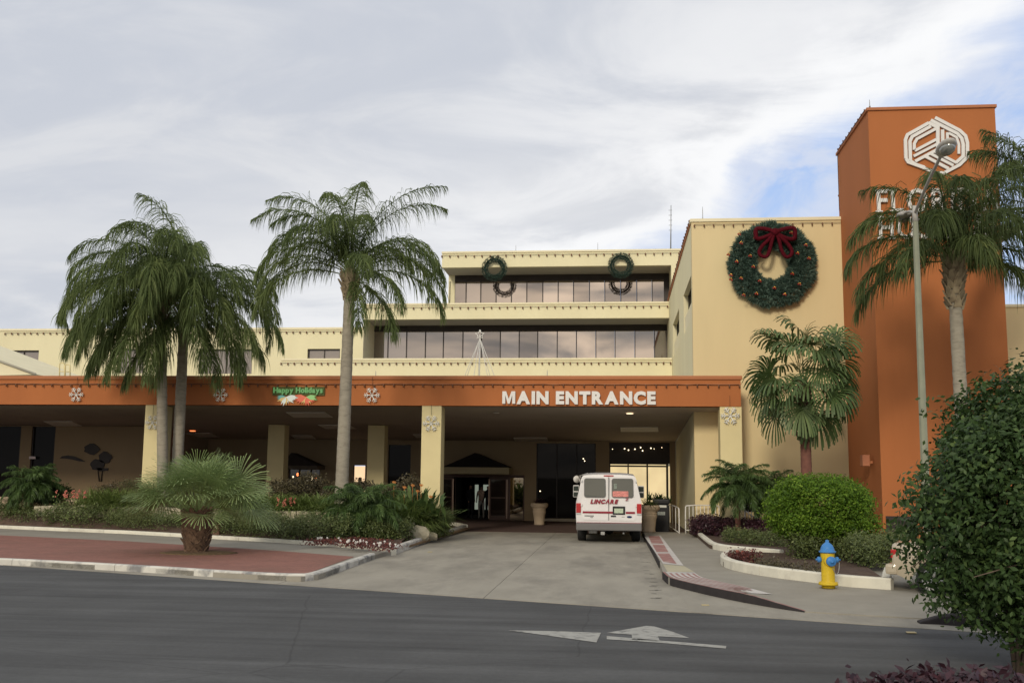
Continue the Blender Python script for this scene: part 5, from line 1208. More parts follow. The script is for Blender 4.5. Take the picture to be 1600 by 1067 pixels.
# urns
def urn(label, px, py, Y, h, plant, seed, z=.01):
    p = at(px, py, Y=Y); k = h/.88; root = thing('urn', label, 'urn', (p.x, Y, z), 'terracotta urns by the entrance')
    s = B(); s.lathe([(r*k, q*k) for r, q in ((.20, 0), (.22, .04), (.20, .06), (.24, .40), (.27, .52), (.27, .56), (.25, .58), (.27, .60), (.27, .63), (.25, .65), (.33, .72), (.36, .76), (.36, .84), (.33, .88), (.27, .88), (.25, .82))], (p.x, Y, z), 24); s.build('pot', m_urn, root)
    s = B(); s.lathe([(.26*k, .80*k), (.0, .82*k)], (p.x, Y, z), 14); s.build('soil', m_soil, root)
    if plant:
        rng = np.random.default_rng(seed); LV = Leaves()
        for q in range(6): tuft(LV, (p.x+rng.normal(0, .08), Y+rng.normal(0, .08), z+.8*k), 26, .45, rng, .35, .018, 1.5)
        LV.build('plant', plant, root)
urn('terracotta urn with a dark plant between the doors and the dark window', 842.5, 800, 43.2, .90, m_lpurple, 1)
urn('large terracotta urn at the kerb just right of the white van', 1014, 830, 36.2, .92, m_lground, 2, HZ)
urn('pale urn at the far left edge behind the planting bed', 8, 790, 37.0, .75, None, 3, .3)
# black bin with label
p = at(1034, 815, Y=37.6); bn = thing('litter_bin', 'black litter bin with white label plate behind the urn', 'litter bin', (p.x, 37.6, .01))
boxpart('body', (p.x-.27, 37.6, .01), (p.x+.27, 38.1, 1.05), m_black, bn, .04); boxpart('lid', (p.x-.30, 37.57, 1.05), (p.x+.30, 38.13, 1.25), m_black, bn, .06); boxpart('label_plate', (p.x-.18, 37.575, .95), (p.x+.17, 37.59, 1.03), M('label_white', (.6, .6, .55), .6, 0), bn); boxpart('label_plate', (p.x-.15, 37.585, .68), (p.x+.12, 37.597, .80), M('label_grey', (.25, .27, .25), .6, .5, 30), bn)
rng = np.random.default_rng(9); LV = Leaves(); pl = thing('potted_plant', 'dark spiky plant rising behind the black litter bin', 'plant', (p.x, 38.8, .01))
for q in range(10): tuft(LV, (p.x+rng.normal(0, .2), 38.8+rng.normal(0, .15), 1.15+rng.uniform(-.2, .1)), 24, .5, rng, .3, .022, 1.5)
LV.build('leaves', m_lficus, pl); s = B(); s.lathe([(.22, 0), (.28, .9), (.3, .95), (.2, .95)], (p.x, 38.8, .01), 14); s.build('pot', m_black, pl)

# white handrails
def railing(label, px0, px1, Y0, Y1, z0, z1=.95, n=8, diag=False):
    a = at(px0, 800, Y=Y0); b = at(px1, 800, Y=Y1); a.z = b.z = 0; r = thing('handrail', label, 'railing', (a.x, a.y, z0)); r_ = .022
    s = B(); s.tube(smooth_path([a+Vector((0, 0, z0)), a+Vector((0, 0, z0+z1-.08)), a.lerp(b, .03)+Vector((0, 0, z0+z1)), a.lerp(b, .97)+Vector((0, 0, z0+z1)), b+Vector((0, 0, z0+z1-.08)), b+Vector((0, 0, z0))], 1), r_, 6); s.build('top_rail', m_white, r)
    s = B(); s.tube([a+Vector((0, 0, z0+.12)), b+Vector((0, 0, z0+.12))], .016, 6); s.build('bottom_rail', m_white, r)
    for k in range(1, n): q = a.lerp(b, k/n); s = B(); s.tube([q+Vector((0, 0, z0+.12)), q+Vector((0, 0, z0+z1))], .013, 5); s.build('baluster', m_white, r)
    if diag: s = B(); s.tube([a+Vector((0, 0, z0+.75)), b+Vector((0, 0, z0+.2))], .02, 6); s.build('brace', m_white, r)
railing('white railing in front of the cream wall left of the right column', 1071, 1124, 35.4, 35.9, HZ, n=9)
railing('white railing with sloping bar behind the feathery palm, right of the column', 1164, 1200, 33.8, 33.8, HZ+.1, .97, n=7, diag=True)
railing('short white handrail beside the litter bin', 1046, 1061, 40.2, 35.6, .05, .95, n=3)
o = boxpart('kerb_block', (at(1051, 829, Y=36.2).x-.1, 36.2, .01), (at(1059, 829, Y=36.2).x+.03, 36.5, .13+.01), m_kerbw, None, .01); tag(o, 'small white block at the foot of the short handrail', 'block'); rebase(o)
o = B(); q = G(1511, 957, .05); o.lathe([(.055, 0), (.055, .85), (.05, .9), (.0, .92)], tuple(q), 12); o = o.build('marker_post', m_white); tag(o, 'white marker post partly hidden by the big dark shrub', 'marker post'); rebase(o)

# ============================================================ VEHICLES
def loft(half, ys, name, mat, parent, M4, cap=True):
    """half(y) -> list of (x, z) from sill to roof centre; mirrored"""
    s = B(); k = None; vs = []
    for y in ys:
        h = half(y); yy = [y if len(q) < 3 else y+q[2] for q in h]; row = [(x_[0], yy[i], x_[1]) for i, x_ in enumerate(h)]; row += [(-x_[0], yy[i], x_[1]) for i, x_ in reversed(list(enumerate(h[:-1])))]; k = len(row); vs += row
    fs = [(i*k+j, (i+1)*k+j, (i+1)*k+j+1, i*k+j+1) for i in range(len(ys)-1) for j in range(k-1)]
    if cap: fs += [tuple(range(k)), tuple(range((len(ys)-1)*k, len(ys)*k))[::-1]]
    s.add(vs, fs, True); s.xf(M4); o = s.build(name, mat, parent)
    for p_, e in zip(o.data.polygons, fs):
        if len(e) > 4: p_.use_smooth = False
    return o
def sstep(a, b, x): t = min(1, max(0, (x-a)/(b-a))); return t*t*(3-2*t)
def wheel(parent, M4, x, y, r, w, hub=m_metal, spokes=0, side=1):
    s = B(); s.lathe([(r*.62, -w/2), (r*.93, -w/2), (r, -w*.35), (r, w*.35), (r*.93, w/2), (r*.62, w/2)], (0, 0, 0), 28, 'X'); s.xf(M4 @ Matrix.Translation((x, y, r))); o = s.build('wheel', m_rubber, parent)
    h = B(); h.lathe([(r*.70, w*.50), (r*.68, w*.56), (r*.60, w*.52), (r*.2, w*.54), (0.001, w*.58)] if side > 0 else [(r*.70, -w*.50), (r*.68, -w*.56), (r*.60, -w*.52), (r*.2, -w*.54), (0.001, -w*.58)], (0, 0, 0), 24, 'X'); h.xf(M4 @ Matrix.Translation((x, y, r))); h.build('rim', hub, o)
    if spokes:
        q = B()
        for k in range(spokes): a = 2*PI*k/spokes; q.tube([(side*w*.60, math.cos(a)*r*.14, math.sin(a)*r*.14), (side*w*.58, math.cos(a+.12)*r*.64, math.sin(a+.12)*r*.64)], .009, 4)
        q.xf(M4 @ Matrix.Translation((x, y, r))); q.build('wire_spokes', m_chrome, o)
vp = G(951.3, 848.5); VM = Matrix.Translation((vp.x, vp.y, 0.008)) @ Matrix.Rotation(R(.6), 4, 'Z')
van = thing('van', 'white passenger van with red lettering parked at the entrance kerb', 'van', (vp.x, vp.y, 0.008))
VL = 5.4
def van_half(y):
    top = 2.07+.06*sstep(0, 1, y)
    if y > 3.7: top = 2.13-(2.13-1.30)*sstep(3.7, 4.65, y)*1.0
    if y > 4.6: top = 1.30-.22*sstep(4.6, 5.4, y)
    zb = .46
    for c in (1.15, 4.55):
        d = abs(y-c)
        if d < .44: zb = max(zb, .30+math.sqrt(.44**2-d*d)*1.15)
    k = 1-.05*sstep(4.6, 5.4, y)-.10*sstep(5.2, 5.4, y); belt = min(1.22, top-.05)
    lean = .13*(1-sstep(0, .05, y))
    def W_(z): return (1.0 if z < .7 else 1.0+.012*math.sin((z-.7)*5))*k-(.20*max(0, (z-1.2)/.9)**1.25)
    P = [(W_(.5)*.985, zb), (W_(.8), max(zb+.01, .78)), (W_(1.0), max(zb+.02, 1.0)), (W_(belt), belt)]
    for f in (.3, .6, .85): z = belt+(top-.09-belt)*f; P.append((W_(z), z))
    P.append((W_(top-.09)*.985, top-.07)); P.append((W_(top-.09)*.93, top-.025)); P.append((W_(top)*.7, top)); P.append((.35, top+.012)); P.append((0, top+.015))
    return [(x, z, (.10*max(0, (z-1.1))**1.3 if y < .3 else 0)) for x, z in P]
ys = [0, .03, .12, .3]+[.45+.13*i for i in range(12)]+[2.2, 2.8, 3.4, 3.7, 3.85, 4.0]+[4.1+.1*i for i in range(11)]+[5.2, 5.32, 5.4]
loft(van_half, ys, 'body', m_vanw, van, VM)
def vbox(name, a, b, mat, parent=None, bev=.0, rx=0.0):
    s = B(); s.box(a, b, bev); s.xf(VM); return s.build(name, mat, parent or van)
def rear_y(z): return .10*max(0, z-1.1)**1.3
def rpanel(name, x0, x1, z0, z1, mat, out, parent=None, rad=.05, th=.01):
    """rounded plate following the slope of the rear"""
    pts = []; 
    for cx_, cz_, a0_ in ((x1-rad, z1-rad, 0), (x0+rad, z1-rad, 90), (x0+rad, z0+rad, 180), (x1-rad, z0+rad, 270)):
        for q in range(4): a = R(a0_+30*q); pts.append((cx_+rad*math.cos(a), cz_+rad*math.sin(a)))
    n = len(pts); s = B(); s.add([(x, rear_y(z)-out, z) for x, z in pts]+[(x, rear_y(z)-out+th, z) for x, z in pts], [tuple(range(n))[::-1], tuple(range(n, 2*n))]+[(i, (i+1) % n, n+(i+1) % n, n+i) for i in range(n)]); s.xf(VM); return s.build(name, mat, parent or van)
for a, b in ((-.80, -.03), (.03, .80)):
    d_ = rpanel('door', a, b, .68, 2.02, m_vanw, .012, rad=.05, th=.03)
    c_ = (a+b)/2+(-.01 if a < 0 else .01); w_ = rpanel('window_seal', c_-.335, c_+.335, 1.375, 1.965, m_bumper, .020, d_, .07); rpanel('window', c_-.315, c_+.315, 1.395, 1.945, m_vanglass, .026, d_, .06)
vbox('door_seam', (-.008, -.004, .68), (.008, .05, 2.0), m_black); vbox('stripe', (-.80, -.022, .895), (.14, -.012, .955), m_vanred); vbox('stripe', (.52, -.022, .895), (.80, -.012, .955), m_vanred)
vbox('stripe', (-.985, -.03, .605), (.985, -.005, .618), m_vanred)
for sg in (-1, 1):
    t = vbox('tail_light', (sg*.855, -.03, .90), (sg*1.0, .05, 1.20), m_tail, bev=.02); vbox('reverse_lens', (sg*.86, -.034, .86), (sg*.995, .04, .905), MIRRORGLASS('reverse_lens_glass', (.5, .5, .48), .1), t)
vbox('bumper', (-1.0, -.14, .38), (1.0, .06, .60), m_bumper, bev=.03)
vbox('licence_plate_recess', (.12, -.03, .865), (.50, -.012, 1.115), m_black, bev=.008); pl_ = vbox('licence_plate', (.17, -.042, .91), (.44, -.031, 1.05), m_plate); 
vbox('high_brake_light', (-.15, rear_y(2.03)-.03, 2.025), (.15, rear_y(2.03)+.05, 2.06), m_tail, bev=.005)
for z in (1.85, 1.10): vbox('hinge', (-.86, -.02, z), (-.81, .03, z+.07), m_vanw, bev=.008); vbox('hinge', (.81, -.02, z), (.86, .03, z+.07), m_vanw, bev=.008)
vbox('door_handle', (.06, -.05, .80), (.22, -.02, .84), m_black, bev=.008)
rpanel('sticker', .12, .60, 1.405, 1.575, m_sticker, .032, rad=.01)
rpanel('sticker', .16, .25, 1.65, 1.80, M('grey_decal', (.18, .21, .17), .5, .4, 20), .031, rad=.01)
e_ = B(); e_.lathe([(.0, -.0), (.055, 0), (.055, .012), (0, .012)], (0, 0, 0), 20, 'Y'); e_.xf(VM @ Matrix.Translation((.63, -.026, .80)) @ Matrix.Diagonal((1.4, 1, .6, 1))); e_.build('badge', M('blue_badge', (.02, .04, .12), .3, 0), van)
q = B()
for k in range(9): q.box((-.74+.032*k, -.020, .80), (-.74+.032*k+.020, -.012, .832))
for k in range(3): q.box((-.56+.028*k, -.020, .76), (-.56+.028*k+.018, -.012, .78))
for k in range(3): q.box((.40+.03*k, -.020, .79), (.40+.03*k+.018, -.012, .805))
q.xf(VM); q.build('model_script', m_black, van)
lettering('LINCARE', -.57, .26, 1.185, 1.335, -.021, m_vanred, van, .060, .30, .004, .09, M4=VM, flipA=True)
lettering('Z', .50, .60, 1.29, 1.365, -.021, m_vanred, van, .03, .2, .004, .09, M4=VM)
for sg in (-1, 1):
    wheel(van, VM, sg*.85, 1.15, .37, .26, side=sg); wheel(van, VM, sg*.85, 4.55, .37, .24, side=sg)
q = B(); q.tube([(-.75, 1.15, .37), (.75, 1.15, .37)], .06, 8); q.ball((0, 1.15, .37), .17, 10, 8); q.xf(VM); q.build('rear_axle', m_black, van)
vbox('underbody', (-.8, .1, .36), (.8, 5.1, .50), m_black); q = B(); q.tube([(.45, .0, .30), (.50, 1.0, .32)], .035, 8); q.xf(VM); q.build('exhaust_pipe', m_metal, van)
vbox('muffler', (-.62, .15, .27), (-.35, .55, .40), m_metal, bev=.04); vbox('tow_hitch', (-.25, -.02, .24), (-.12, .1, .35), m_chrome, bev=.01)
# mirrors
for sg in (-1, 1):
    m_ = B(); m_.box((sg*1.0, 3.75, 1.30), (sg*1.22, 3.90, 1.72), .04); m_.xf(VM); o = m_.build('mirror', m_vanw, van); g2 = B(); g2.box((sg*1.03, 3.735, 1.52), (sg*1.20, 3.748, 1.69), .004); g2.box((sg*1.03, 3.735, 1.33), (sg*1.20, 3.748, 1.48), .004); g2.xf(VM); g2.build('mirror_glass', m_vanglass, o)
m_ = B(); m_.lathe([(.0, 0), (.13, .0), (.12, .05), (0, .09)], (0, 0, 0), 18, 'Y'); m_.xf(VM @ Matrix.Translation((-1.12, 4.9, 1.92)) @ Matrix.Rotation(.35, 4, 'Z')); m_.build('convex_mirror', m_white, van)
m_ = B()
for a, b in (((-1.08, 4.95, 2.02), (-.72, 3.9, 2.12)), ((-1.05, 4.95, 1.98), (-.82, 4.5, 1.35)), ((-1.0, 4.95, 2.03), (-.75, 4.7, 1.3)), ((-1.12, 4.9, 1.95), (-1.02, 4.95, 2.02))): m_.tube([a, b], .018, 6)
m_.xf(VM); m_.build('mirror_arm', m_white, van)
# side windows and windscreen
for sg in (-1, 1):
    for (y0, y1) in ((.45, 1.55), (1.65, 2.7), (2.8, 3.7)):
        s = B(); zz_ = (1.42, 1.68, 1.90); vs = []
        for y in (y0, y1):
            for z in zz_: x = (1.0-(.20*max(0, (z-1.2)/.9)**1.25))+.010; vs.append((sg*x, y, z))
        s.add(vs, [(0, 3, 4, 1), (1, 4, 5, 2)] if sg < 0 else [(0, 1, 4, 3), (1, 2, 5, 4)]); s.xf(VM); s.build('window', m_vanglass, van)
s = B(); s.add([(-.78, 4.50, 1.38), (.78, 4.50, 1.38), (.70, 3.98, 2.03), (-.70, 3.98, 2.03)], [(0, 3, 2, 1)]); s.xf(VM @ Matrix.Translation((0, .06, .05))); s.build('windscreen', m_vanglass, van)

# tan saloon car behind the dark shrub
wc_ = G(1446, 938, .02); ca = R(-24); CM = Matrix.Translation((wc_.x, wc_.y, .03)) @ Matrix.Rotation(ca-PI/2, 4, 'Z') @ Matrix.Translation((-.90, -.52, 0))
# car axis +y points to the right of the picture; the rear wheel on the near side stands at (wc_)
car = thing('car', 'tan saloon car with wire-spoke wheels parked behind the dark shrub', 'car', (wc_.x+1.5, wc_.y, .03))
def car_half(y):
    Lc = 5.2; hood = .92; deck = .95
    belt = .93-.06*sstep(3.4, 5.2, y)-.05*(1-sstep(0, .6, y)); top = belt+.02
    roof = .46*sstep(1.05, 1.75, y)*(1-sstep(2.9, 3.75, y)); top += roof
    zb = .25+.14*(1-sstep(0, .45, y))+.10*sstep(4.9, 5.2, y)
    for c in (.70, 3.75):
        d = abs(y-c)
        if d < .38: zb = max(zb, .22+math.sqrt(.38**2-d*d)*1.15)
    k = .90*(1-.10*(1-sstep(0, .35, y))-.12*sstep(4.8, 5.2, y))
    P = [(k*.97, zb), (k, max(zb+.01, .5)), (k*1.005, max(zb+.02, .70)), (k*.97, belt-.03), (k*.90, belt)]
    for f in (.35, .7, 1.0): P.append((k*(.88-.16*f*min(1, roof/.3)), belt+.01+(top-.05-belt)*f if roof > .05 else belt+.004*f))
    P.append((k*.55, top)); P.append((0, top+.015)); return P
ys = [0, .05, .12, .2]+[.27+.09*i for i in range(11)]+[1.3, 1.5, 1.75, 2.0, 2.5, 2.9, 3.2]+[3.32+.09*i for i in range(11)]+[4.4]+[4.7, 4.9, 5.05, 5.15, 5.2]
loft(car_half, ys, 'body', m_tanpaint, car, CM)
for sg in (-1, 1):
    for y in (.70, 3.75): wheel(car, CM, sg*.80, y, .325, .2, m_metal, 20, sg)
def cbox(name, a, b, mat, bev=0.0): s = B(); s.box(a, b, bev); s.xf(CM); return s.build(name, mat, car)
cbox('bumper', (-.84, -.12, .38), (.84, .08, .56), m_tanpaint, .05); cbox('bumper', (-.82, 5.1, .36), (.82, 5.28, .54), m_tanpaint, .05)
for sg in (-1, 1): cbox('tail_light', (sg*.60, -.02, .66), (sg*.815, .10, .80), m_tail, .01); cbox('side_marker', (sg*.80, .1, .66), (sg*.835, .30, .72), m_tail, .005); cbox('side_trim', (sg*.905, 1.5, .50), (sg*.925, 3.6, .55), m_chrome)
for sg in (-1, 1):
    for y0, y1, y2, y3 in ((1.55, 2.4, 1.8, 2.38), (2.46, 3.45, 2.48, 3.0)):
        s = B(); s.add([(sg*.80, y0, .97), (sg*.80, y1, .97), (sg*.69, y3, 1.32), (sg*.69, y2, 1.32)], [(0, 1, 2, 3)]); s.build('window', m_vanglass, None) if False else None
        s.xf(CM @ Matrix.Translation((sg*.03, 0, 0))); s.build('window', m_glass_dark, car)

# ============================================================ PEOPLE
def person(label, x, y, z, h, face, top, legs, hair=m_hair, arms=(.2, -.2), stride=.0, seed=0):
    root = thing('person', label, 'person', (x, y, z)); k = h/1.75
    me = bpy.data.meshes.new('body'); J = {}
    V = [(0, 0, .95), (0, 0, 1.15), (0, 0, 1.38), (0, 0, 1.50), (0, -.01, 1.60), (0, -.02, 1.70),
         (.19, 0, 1.40), (.25, .03, 1.14), (.24, -.08+arms[0]*.3, .92), (.24, -.12+arms[0]*.35, .82),
         (-.19, 0, 1.40), (-.25, .03, 1.14), (-.24, -.08+arms[1]*.3, .92), (-.24, -.12+arms[1]*.35, .82),
         (.10, 0, .88), (.11, stride*.4, .50), (.11, stride, .09), (.12, stride-.14, .04),
         (-.10, 0, .88), (-.11, -stride*.4, .50), (-.11, -stride, .09), (-.12, -stride-.14, .04)]
    E = [(0, 1), (1, 2), (2, 3), (3, 4), (4, 5), (2, 6), (6, 7), (7, 8), (8, 9), (2, 10), (10, 11), (11, 12), (12, 13), (0, 14), (14, 15), (15, 16), (16, 17), (0, 18), (18, 19), (19, 20), (20, 21)]
    rad = [.15, .14, .15, .055, .085, .075, .065, .045, .032, .035, .065, .045, .032, .035, .095, .065, .045, .035, .095, .065, .045, .035]
    me.from_pydata([(a*k, b*k, c*k) for a, b, c in V], E, []); o = bpy.data.objects.new('body', me); C.objects.link(o)
    sk = o.modifiers.new('skin', 'SKIN'); 
    for i, sv in enumerate(me.skin_vertices[0].data): sv.radius = (rad[i]*k, rad[i]*k*(.75 if i < 3 else 1)); sv.use_root = (i == 0)
    ss = o.modifiers.new('sub', 'SUBSURF'); ss.levels = 2; ss.render_levels = 2
    bpy.context.view_layer.update(); m2 = bpy.data.meshes.new_from_object(o.evaluated_get(bpy.context.evaluated_depsgraph_get())); bpy.data.objects.remove(o); m2.name = 'body'
    m2.materials.clear(); [m2.materials.append(q) for q in (top, legs, m_skin, hair)]
    for p_ in m2.polygons:
        c = p_.center; zz_ = c.z/k; p_.material_index = 3 if (zz_ > 1.66 or (zz_ > 1.56 and c.y > .02*k)) else (2 if zz_ > 1.50 or (zz_ < .90 and abs(c.x)/k > .20) else (0 if zz_ > .93 else 1)); p_.use_smooth = True
    o = bpy.data.objects.new('body', m2); put(o, root); root.rotation_euler = (0, 0, face); return root
p = at(752, 800, Y=49.2); person('person in pale patterned clothes standing in the open main doorway', p.x, 49.2, .012, 1.55, 0, m_clothp, m_clothw, stride=.1)
p = at(735, 800, Y=48.4); person('person in dark clothes at the left side of the main doorway', p.x, 48.4, .012, 1.62, .8, m_clothd, m_clothd)
p = at(762.5, 800, Y=48.6); person('person in dark clothes at the right side of the main doorway', p.x, 48.6, .012, 1.58, -.6, m_clothd, m_clothd)
p = at(562.5, 748, Y=46.3); person('person in silhouette against the bright doorway on the left', p.x, 46.3, .012, p.z+.13, .3, m_clothd, m_clothd)

# ============================================================ VEGETATION
def gz(px, Y): return at(px, 745, Y=Y).x
# twin palms on the left
def px2(px, py, Y): p = at(px, py, Y=Y); return (p.x, p.y, p.z)
Yq = 32.6; bx, _, _ = px2(258, 760, Yq); t1 = px2(252, 486, Yq)
queen_palm('left of the twin feather palms, leaning left, before the canopy', (bx, Yq, .3), t1, .18, .15,
 [(178, 52, 4.6, 138), (186, 36, 4.9, 125), (172, 20, 4.8, 112), (192, 5, 4.5, 92), (205, 66, 4.4, 150), (215, 30, 4.5, 125), (235, 48, 4.5, 138), (250, 10, 4.2, 100), (268, 66, 4.6, 152), (285, 35, 4.2, 128), (150, 50, 4.4, 130), (130, 20, 4.2, 112), (110, 66, 4.2, 135), (90, 80, 3.6, 95), (258, 84, 4.6, 150), (300, 74, 4.4, 140), (205, -10, 3.9, 75), (240, -20, 3.6, 64), (330, 45, 3.8, 125), (20, 60, 3.8, 130), (60, 40, 4.0, 115), (225, 72, 4.6, 145), (195, 40, 5.0, 158), (240, 30, 4.8, 150), (265, 40, 4.8, 158), (180, 20, 4.6, 140), (290, 50, 4.6, 158), (268, -25, 4.2, 55), (250, -38, 4.0, 42), (285, -40, 4.0, 40), (215, -30, 4.0, 52), (180, -20, 4.0, 62), (230, 0, 4.6, 88)], m_lpalm, 21, leaf_len=1.0, nleaf=130, wid=.026)
Yq2 = 33.2; bx2 = px2(276, 760, Yq2)[0]
queen_palm('right of the twin feather palms, upright, before the canopy', (bx2, Yq2, .3), px2(288, 500, Yq2), .19, .16,
 [(2, 58, 4.7, 142), (352, 40, 4.9, 128), (8, 22, 4.8, 112), (340, 10, 4.5, 95), (322, 50, 4.6, 138), (300, 18, 4.3, 108), (285, 58, 4.5, 148), (268, 28, 4.3, 120), (262, 86, 5.2, 95), (250, 80, 5.0, 120), (280, 80, 5.0, 140), (240, 68, 4.9, 150), (40, 45, 4.2, 120), (70, 20, 4.0, 105), (345, -12, 4.0, 75), (310, -22, 3.6, 60), (270, -22, 3.4, 52), (230, 22, 4.0, 115), (20, 0, 4.0, 85), (120, 40, 4.0, 115), (265, 60, 4.8, 150), (300, 72, 4.8, 150), (100, 84, 4.2, 90), (350, 50, 5.1, 160), (320, 30, 4.8, 148), (300, 45, 4.9, 160), (270, 50, 4.9, 160), (0, 30, 4.8, 142), (240, -35, 4.0, 46), (350, -25, 4.0, 60), (325, -35, 3.9, 48), (215, -10, 4.2, 75), (262, -45, 3.6, 38)], m_lpalm, 22, leaf_len=1.02, nleaf=130, wid=.026)
# slim palm in the middle
Yq3 = 30.6; b3 = px2(533, 780, Yq3); t3 = px2(546.5, 448, Yq3)
queen_palm('slim feather palm standing alone left of the middle column', (b3[0], Yq3, .8), t3, .20, .16,
 [(178, 68, 3.9, 140), (186, 46, 4.1, 132), (174, 30, 4.3, 125), (192, 16, 4.2, 108), (200, 78, 3.8, 130), (150, 58, 3.8, 125), (4, 76, 4.9, 92), (350, 70, 4.5, 100), (176, 78, 4.7, 100), (186, 72, 4.6, 118), (6, 44, 4.2, 130), (354, 30, 4.4, 122), (340, 48, 4.2, 135), (12, 18, 4.2, 108), (322, 8, 3.6, 92), (295, 30, 3.3, 110), (262, 82, 4.0, 125), (290, 84, 4.1, 110), (240, 62, 3.8, 140), (90, 82, 3.8, 95), (60, 56, 3.8, 120), (325, -22, 3.4, 62), (300, -30, 2.8, 50), (270, 70, 3.7, 140), (180, 58, 4.2, 150), (0, 55, 4.3, 150), (350, 35, 4.2, 142), (190, 36, 4.2, 140)], m_lpalm, 23, boot=26, leaf_len=.86, nleaf=120, wid=.025)
# palm before the tower
Yq4 = 26.5; b4 = px2(1507, 700, Yq4); t4 = px2(1490, 424, Yq4)
queen_palm('feather palm with woody boots in front of the orange tower', (b4[0], Yq4, .2), t4, .175, .15,
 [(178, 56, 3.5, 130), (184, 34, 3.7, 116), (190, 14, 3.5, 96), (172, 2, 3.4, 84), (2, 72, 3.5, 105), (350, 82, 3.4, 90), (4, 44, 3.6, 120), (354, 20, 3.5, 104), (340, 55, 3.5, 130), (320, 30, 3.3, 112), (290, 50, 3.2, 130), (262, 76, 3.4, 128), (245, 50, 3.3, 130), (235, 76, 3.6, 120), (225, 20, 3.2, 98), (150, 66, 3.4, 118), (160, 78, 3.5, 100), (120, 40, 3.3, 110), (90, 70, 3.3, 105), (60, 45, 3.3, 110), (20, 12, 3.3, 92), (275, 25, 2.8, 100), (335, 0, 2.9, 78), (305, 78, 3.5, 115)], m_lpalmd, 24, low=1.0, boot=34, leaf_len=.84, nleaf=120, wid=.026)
# another palm at the right border, further back
Yq5 = 29.5; b5 = px2(1640, 700, Yq5); t5 = px2(1634, 350, Yq5)
queen_palm('second feather palm cut off by the right picture edge', (b5[0], Yq5, .2), t5, .17, .15,
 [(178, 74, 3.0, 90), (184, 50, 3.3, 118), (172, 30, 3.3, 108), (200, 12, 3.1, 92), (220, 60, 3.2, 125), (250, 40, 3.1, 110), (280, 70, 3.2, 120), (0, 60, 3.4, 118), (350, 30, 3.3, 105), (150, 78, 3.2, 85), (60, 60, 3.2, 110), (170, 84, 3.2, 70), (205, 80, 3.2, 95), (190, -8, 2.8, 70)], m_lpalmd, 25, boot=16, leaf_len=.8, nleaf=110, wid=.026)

# fan palm in front of the wreath wall
Yf = 31.0; fb = px2(1261, 770, Yf); ft = px2(1256, 610, Yf); rng = np.random.default_rng(31)
fp = thing('fan_palm', 'fan palm with a reddish trunk under the giant wreath', 'palm tree', (fb[0], Yf, .24))
palm_trunk(fp, (fb[0], Yf, .2), (fb[0], Yf, px2(1258, 690, Yf)[2]), .165, .15, m_redbark, seed=3); palm_trunk(fp, (fb[0], Yf, px2(1258, 690, Yf)[2]), (ft[0], Yf, px2(1256, 600, Yf)[2]), .17, .20, m_fibre, rings=10, name='fibre_sleeve', seed=5)
tag(boots(fp, (ft[0], Yf, 0), px2(1256, 690, Yf)[2], px2(1256, 612, Yf)[2], .19, 40, m_boot, 5, length=.20, spread=.7), kind='stuff')
tc_ = Vector((ft[0], Yf, px2(1256, 606, Yf)[2]))
fl_specs = [(180, 62), (200, 78), (265, 80), (285, 68), (0, 58), (340, 70), (90, 80), (240, 60), (178, 30), (185, 12), (195, -12), (170, -28), (215, 28), (235, -5), (205, -38), (2, 32), (355, 12), (345, -10), (10, -30), (325, 30), (305, 0), (330, -38), (285, 35), (262, 8), (270, 52), (60, 45), (120, 40), (30, -5), (150, -5), (250, -42), (295, -46), (90, 10)]
for (az, el) in fl_specs:
    fan_mesh(fp, 'fan_leaf', m_lfan, tc_+Vector((0, 0, rng.uniform(-.15, .25))), R(az+rng.normal(0, 6)), R(el+rng.normal(0, 5)), (1.45 if el > 40 else 1.05)*rng.uniform(.9, 1.1), .92*rng.uniform(.9, 1.1), rng, 34, .7, 2.1, .5+rng.normal(0, .12), .25, .85, face=rng.uniform(.3, 1.1), roll=rng.normal(0, .75))
# squat silver fan palm on the brick pavement
sp = G(306, 863, .108); rng = np.random.default_rng(33)
fs_ = thing('squat_fan_palm', 'squat silvery fan palm growing from the red brick pavement', 'palm tree', tuple(sp))
palm_trunk(fs_, tuple(sp-Vector((0, 0, .05))), (sp.x, sp.y, .95), .27, .20, m_fibre, rings=8, seed=9)
tag(boots(fs_, (sp.x, sp.y, 0), .10, 1.0, .27, 130, M('brown_leaf_base', (.15, .095, .06), .95, .35, 9, .8, 30, stain=(.05, .03, .022), sscale=7, samt=.9), 7, length=.24, spread=.55), kind='stuff')
for i in range(66):
    az = i*137.5; el = 88-76*(i/65)**.75
    fan_mesh(fs_, 'fan_leaf', m_lsilver, (sp.x+.1*math.cos(R(az)), sp.y+.1*math.sin(R(az)), 1.0), R(az), R(el+rng.normal(0, 5)), rng.uniform(.85, 1.2)*(1.0 if el < 50 else .80), rng.uniform(.70, .88), rng, 44, .22, 1.8, .50+rng.normal(0, .08), .08, .40, face=rng.uniform(.1, .55), roll=rng.normal(0, .5))
o = B(); o.ball((0, 0, 0), (.95, .75, .035), 20, 6); o.xf(Matrix.Translation((sp.x+.1, sp.y-.05, .108))); o = o.build('fallen_debris', M('brown_litter', (.13, .085, .045), 1, .4, 14, .4, 40)); struct(o); o['kind'] = 'stuff'

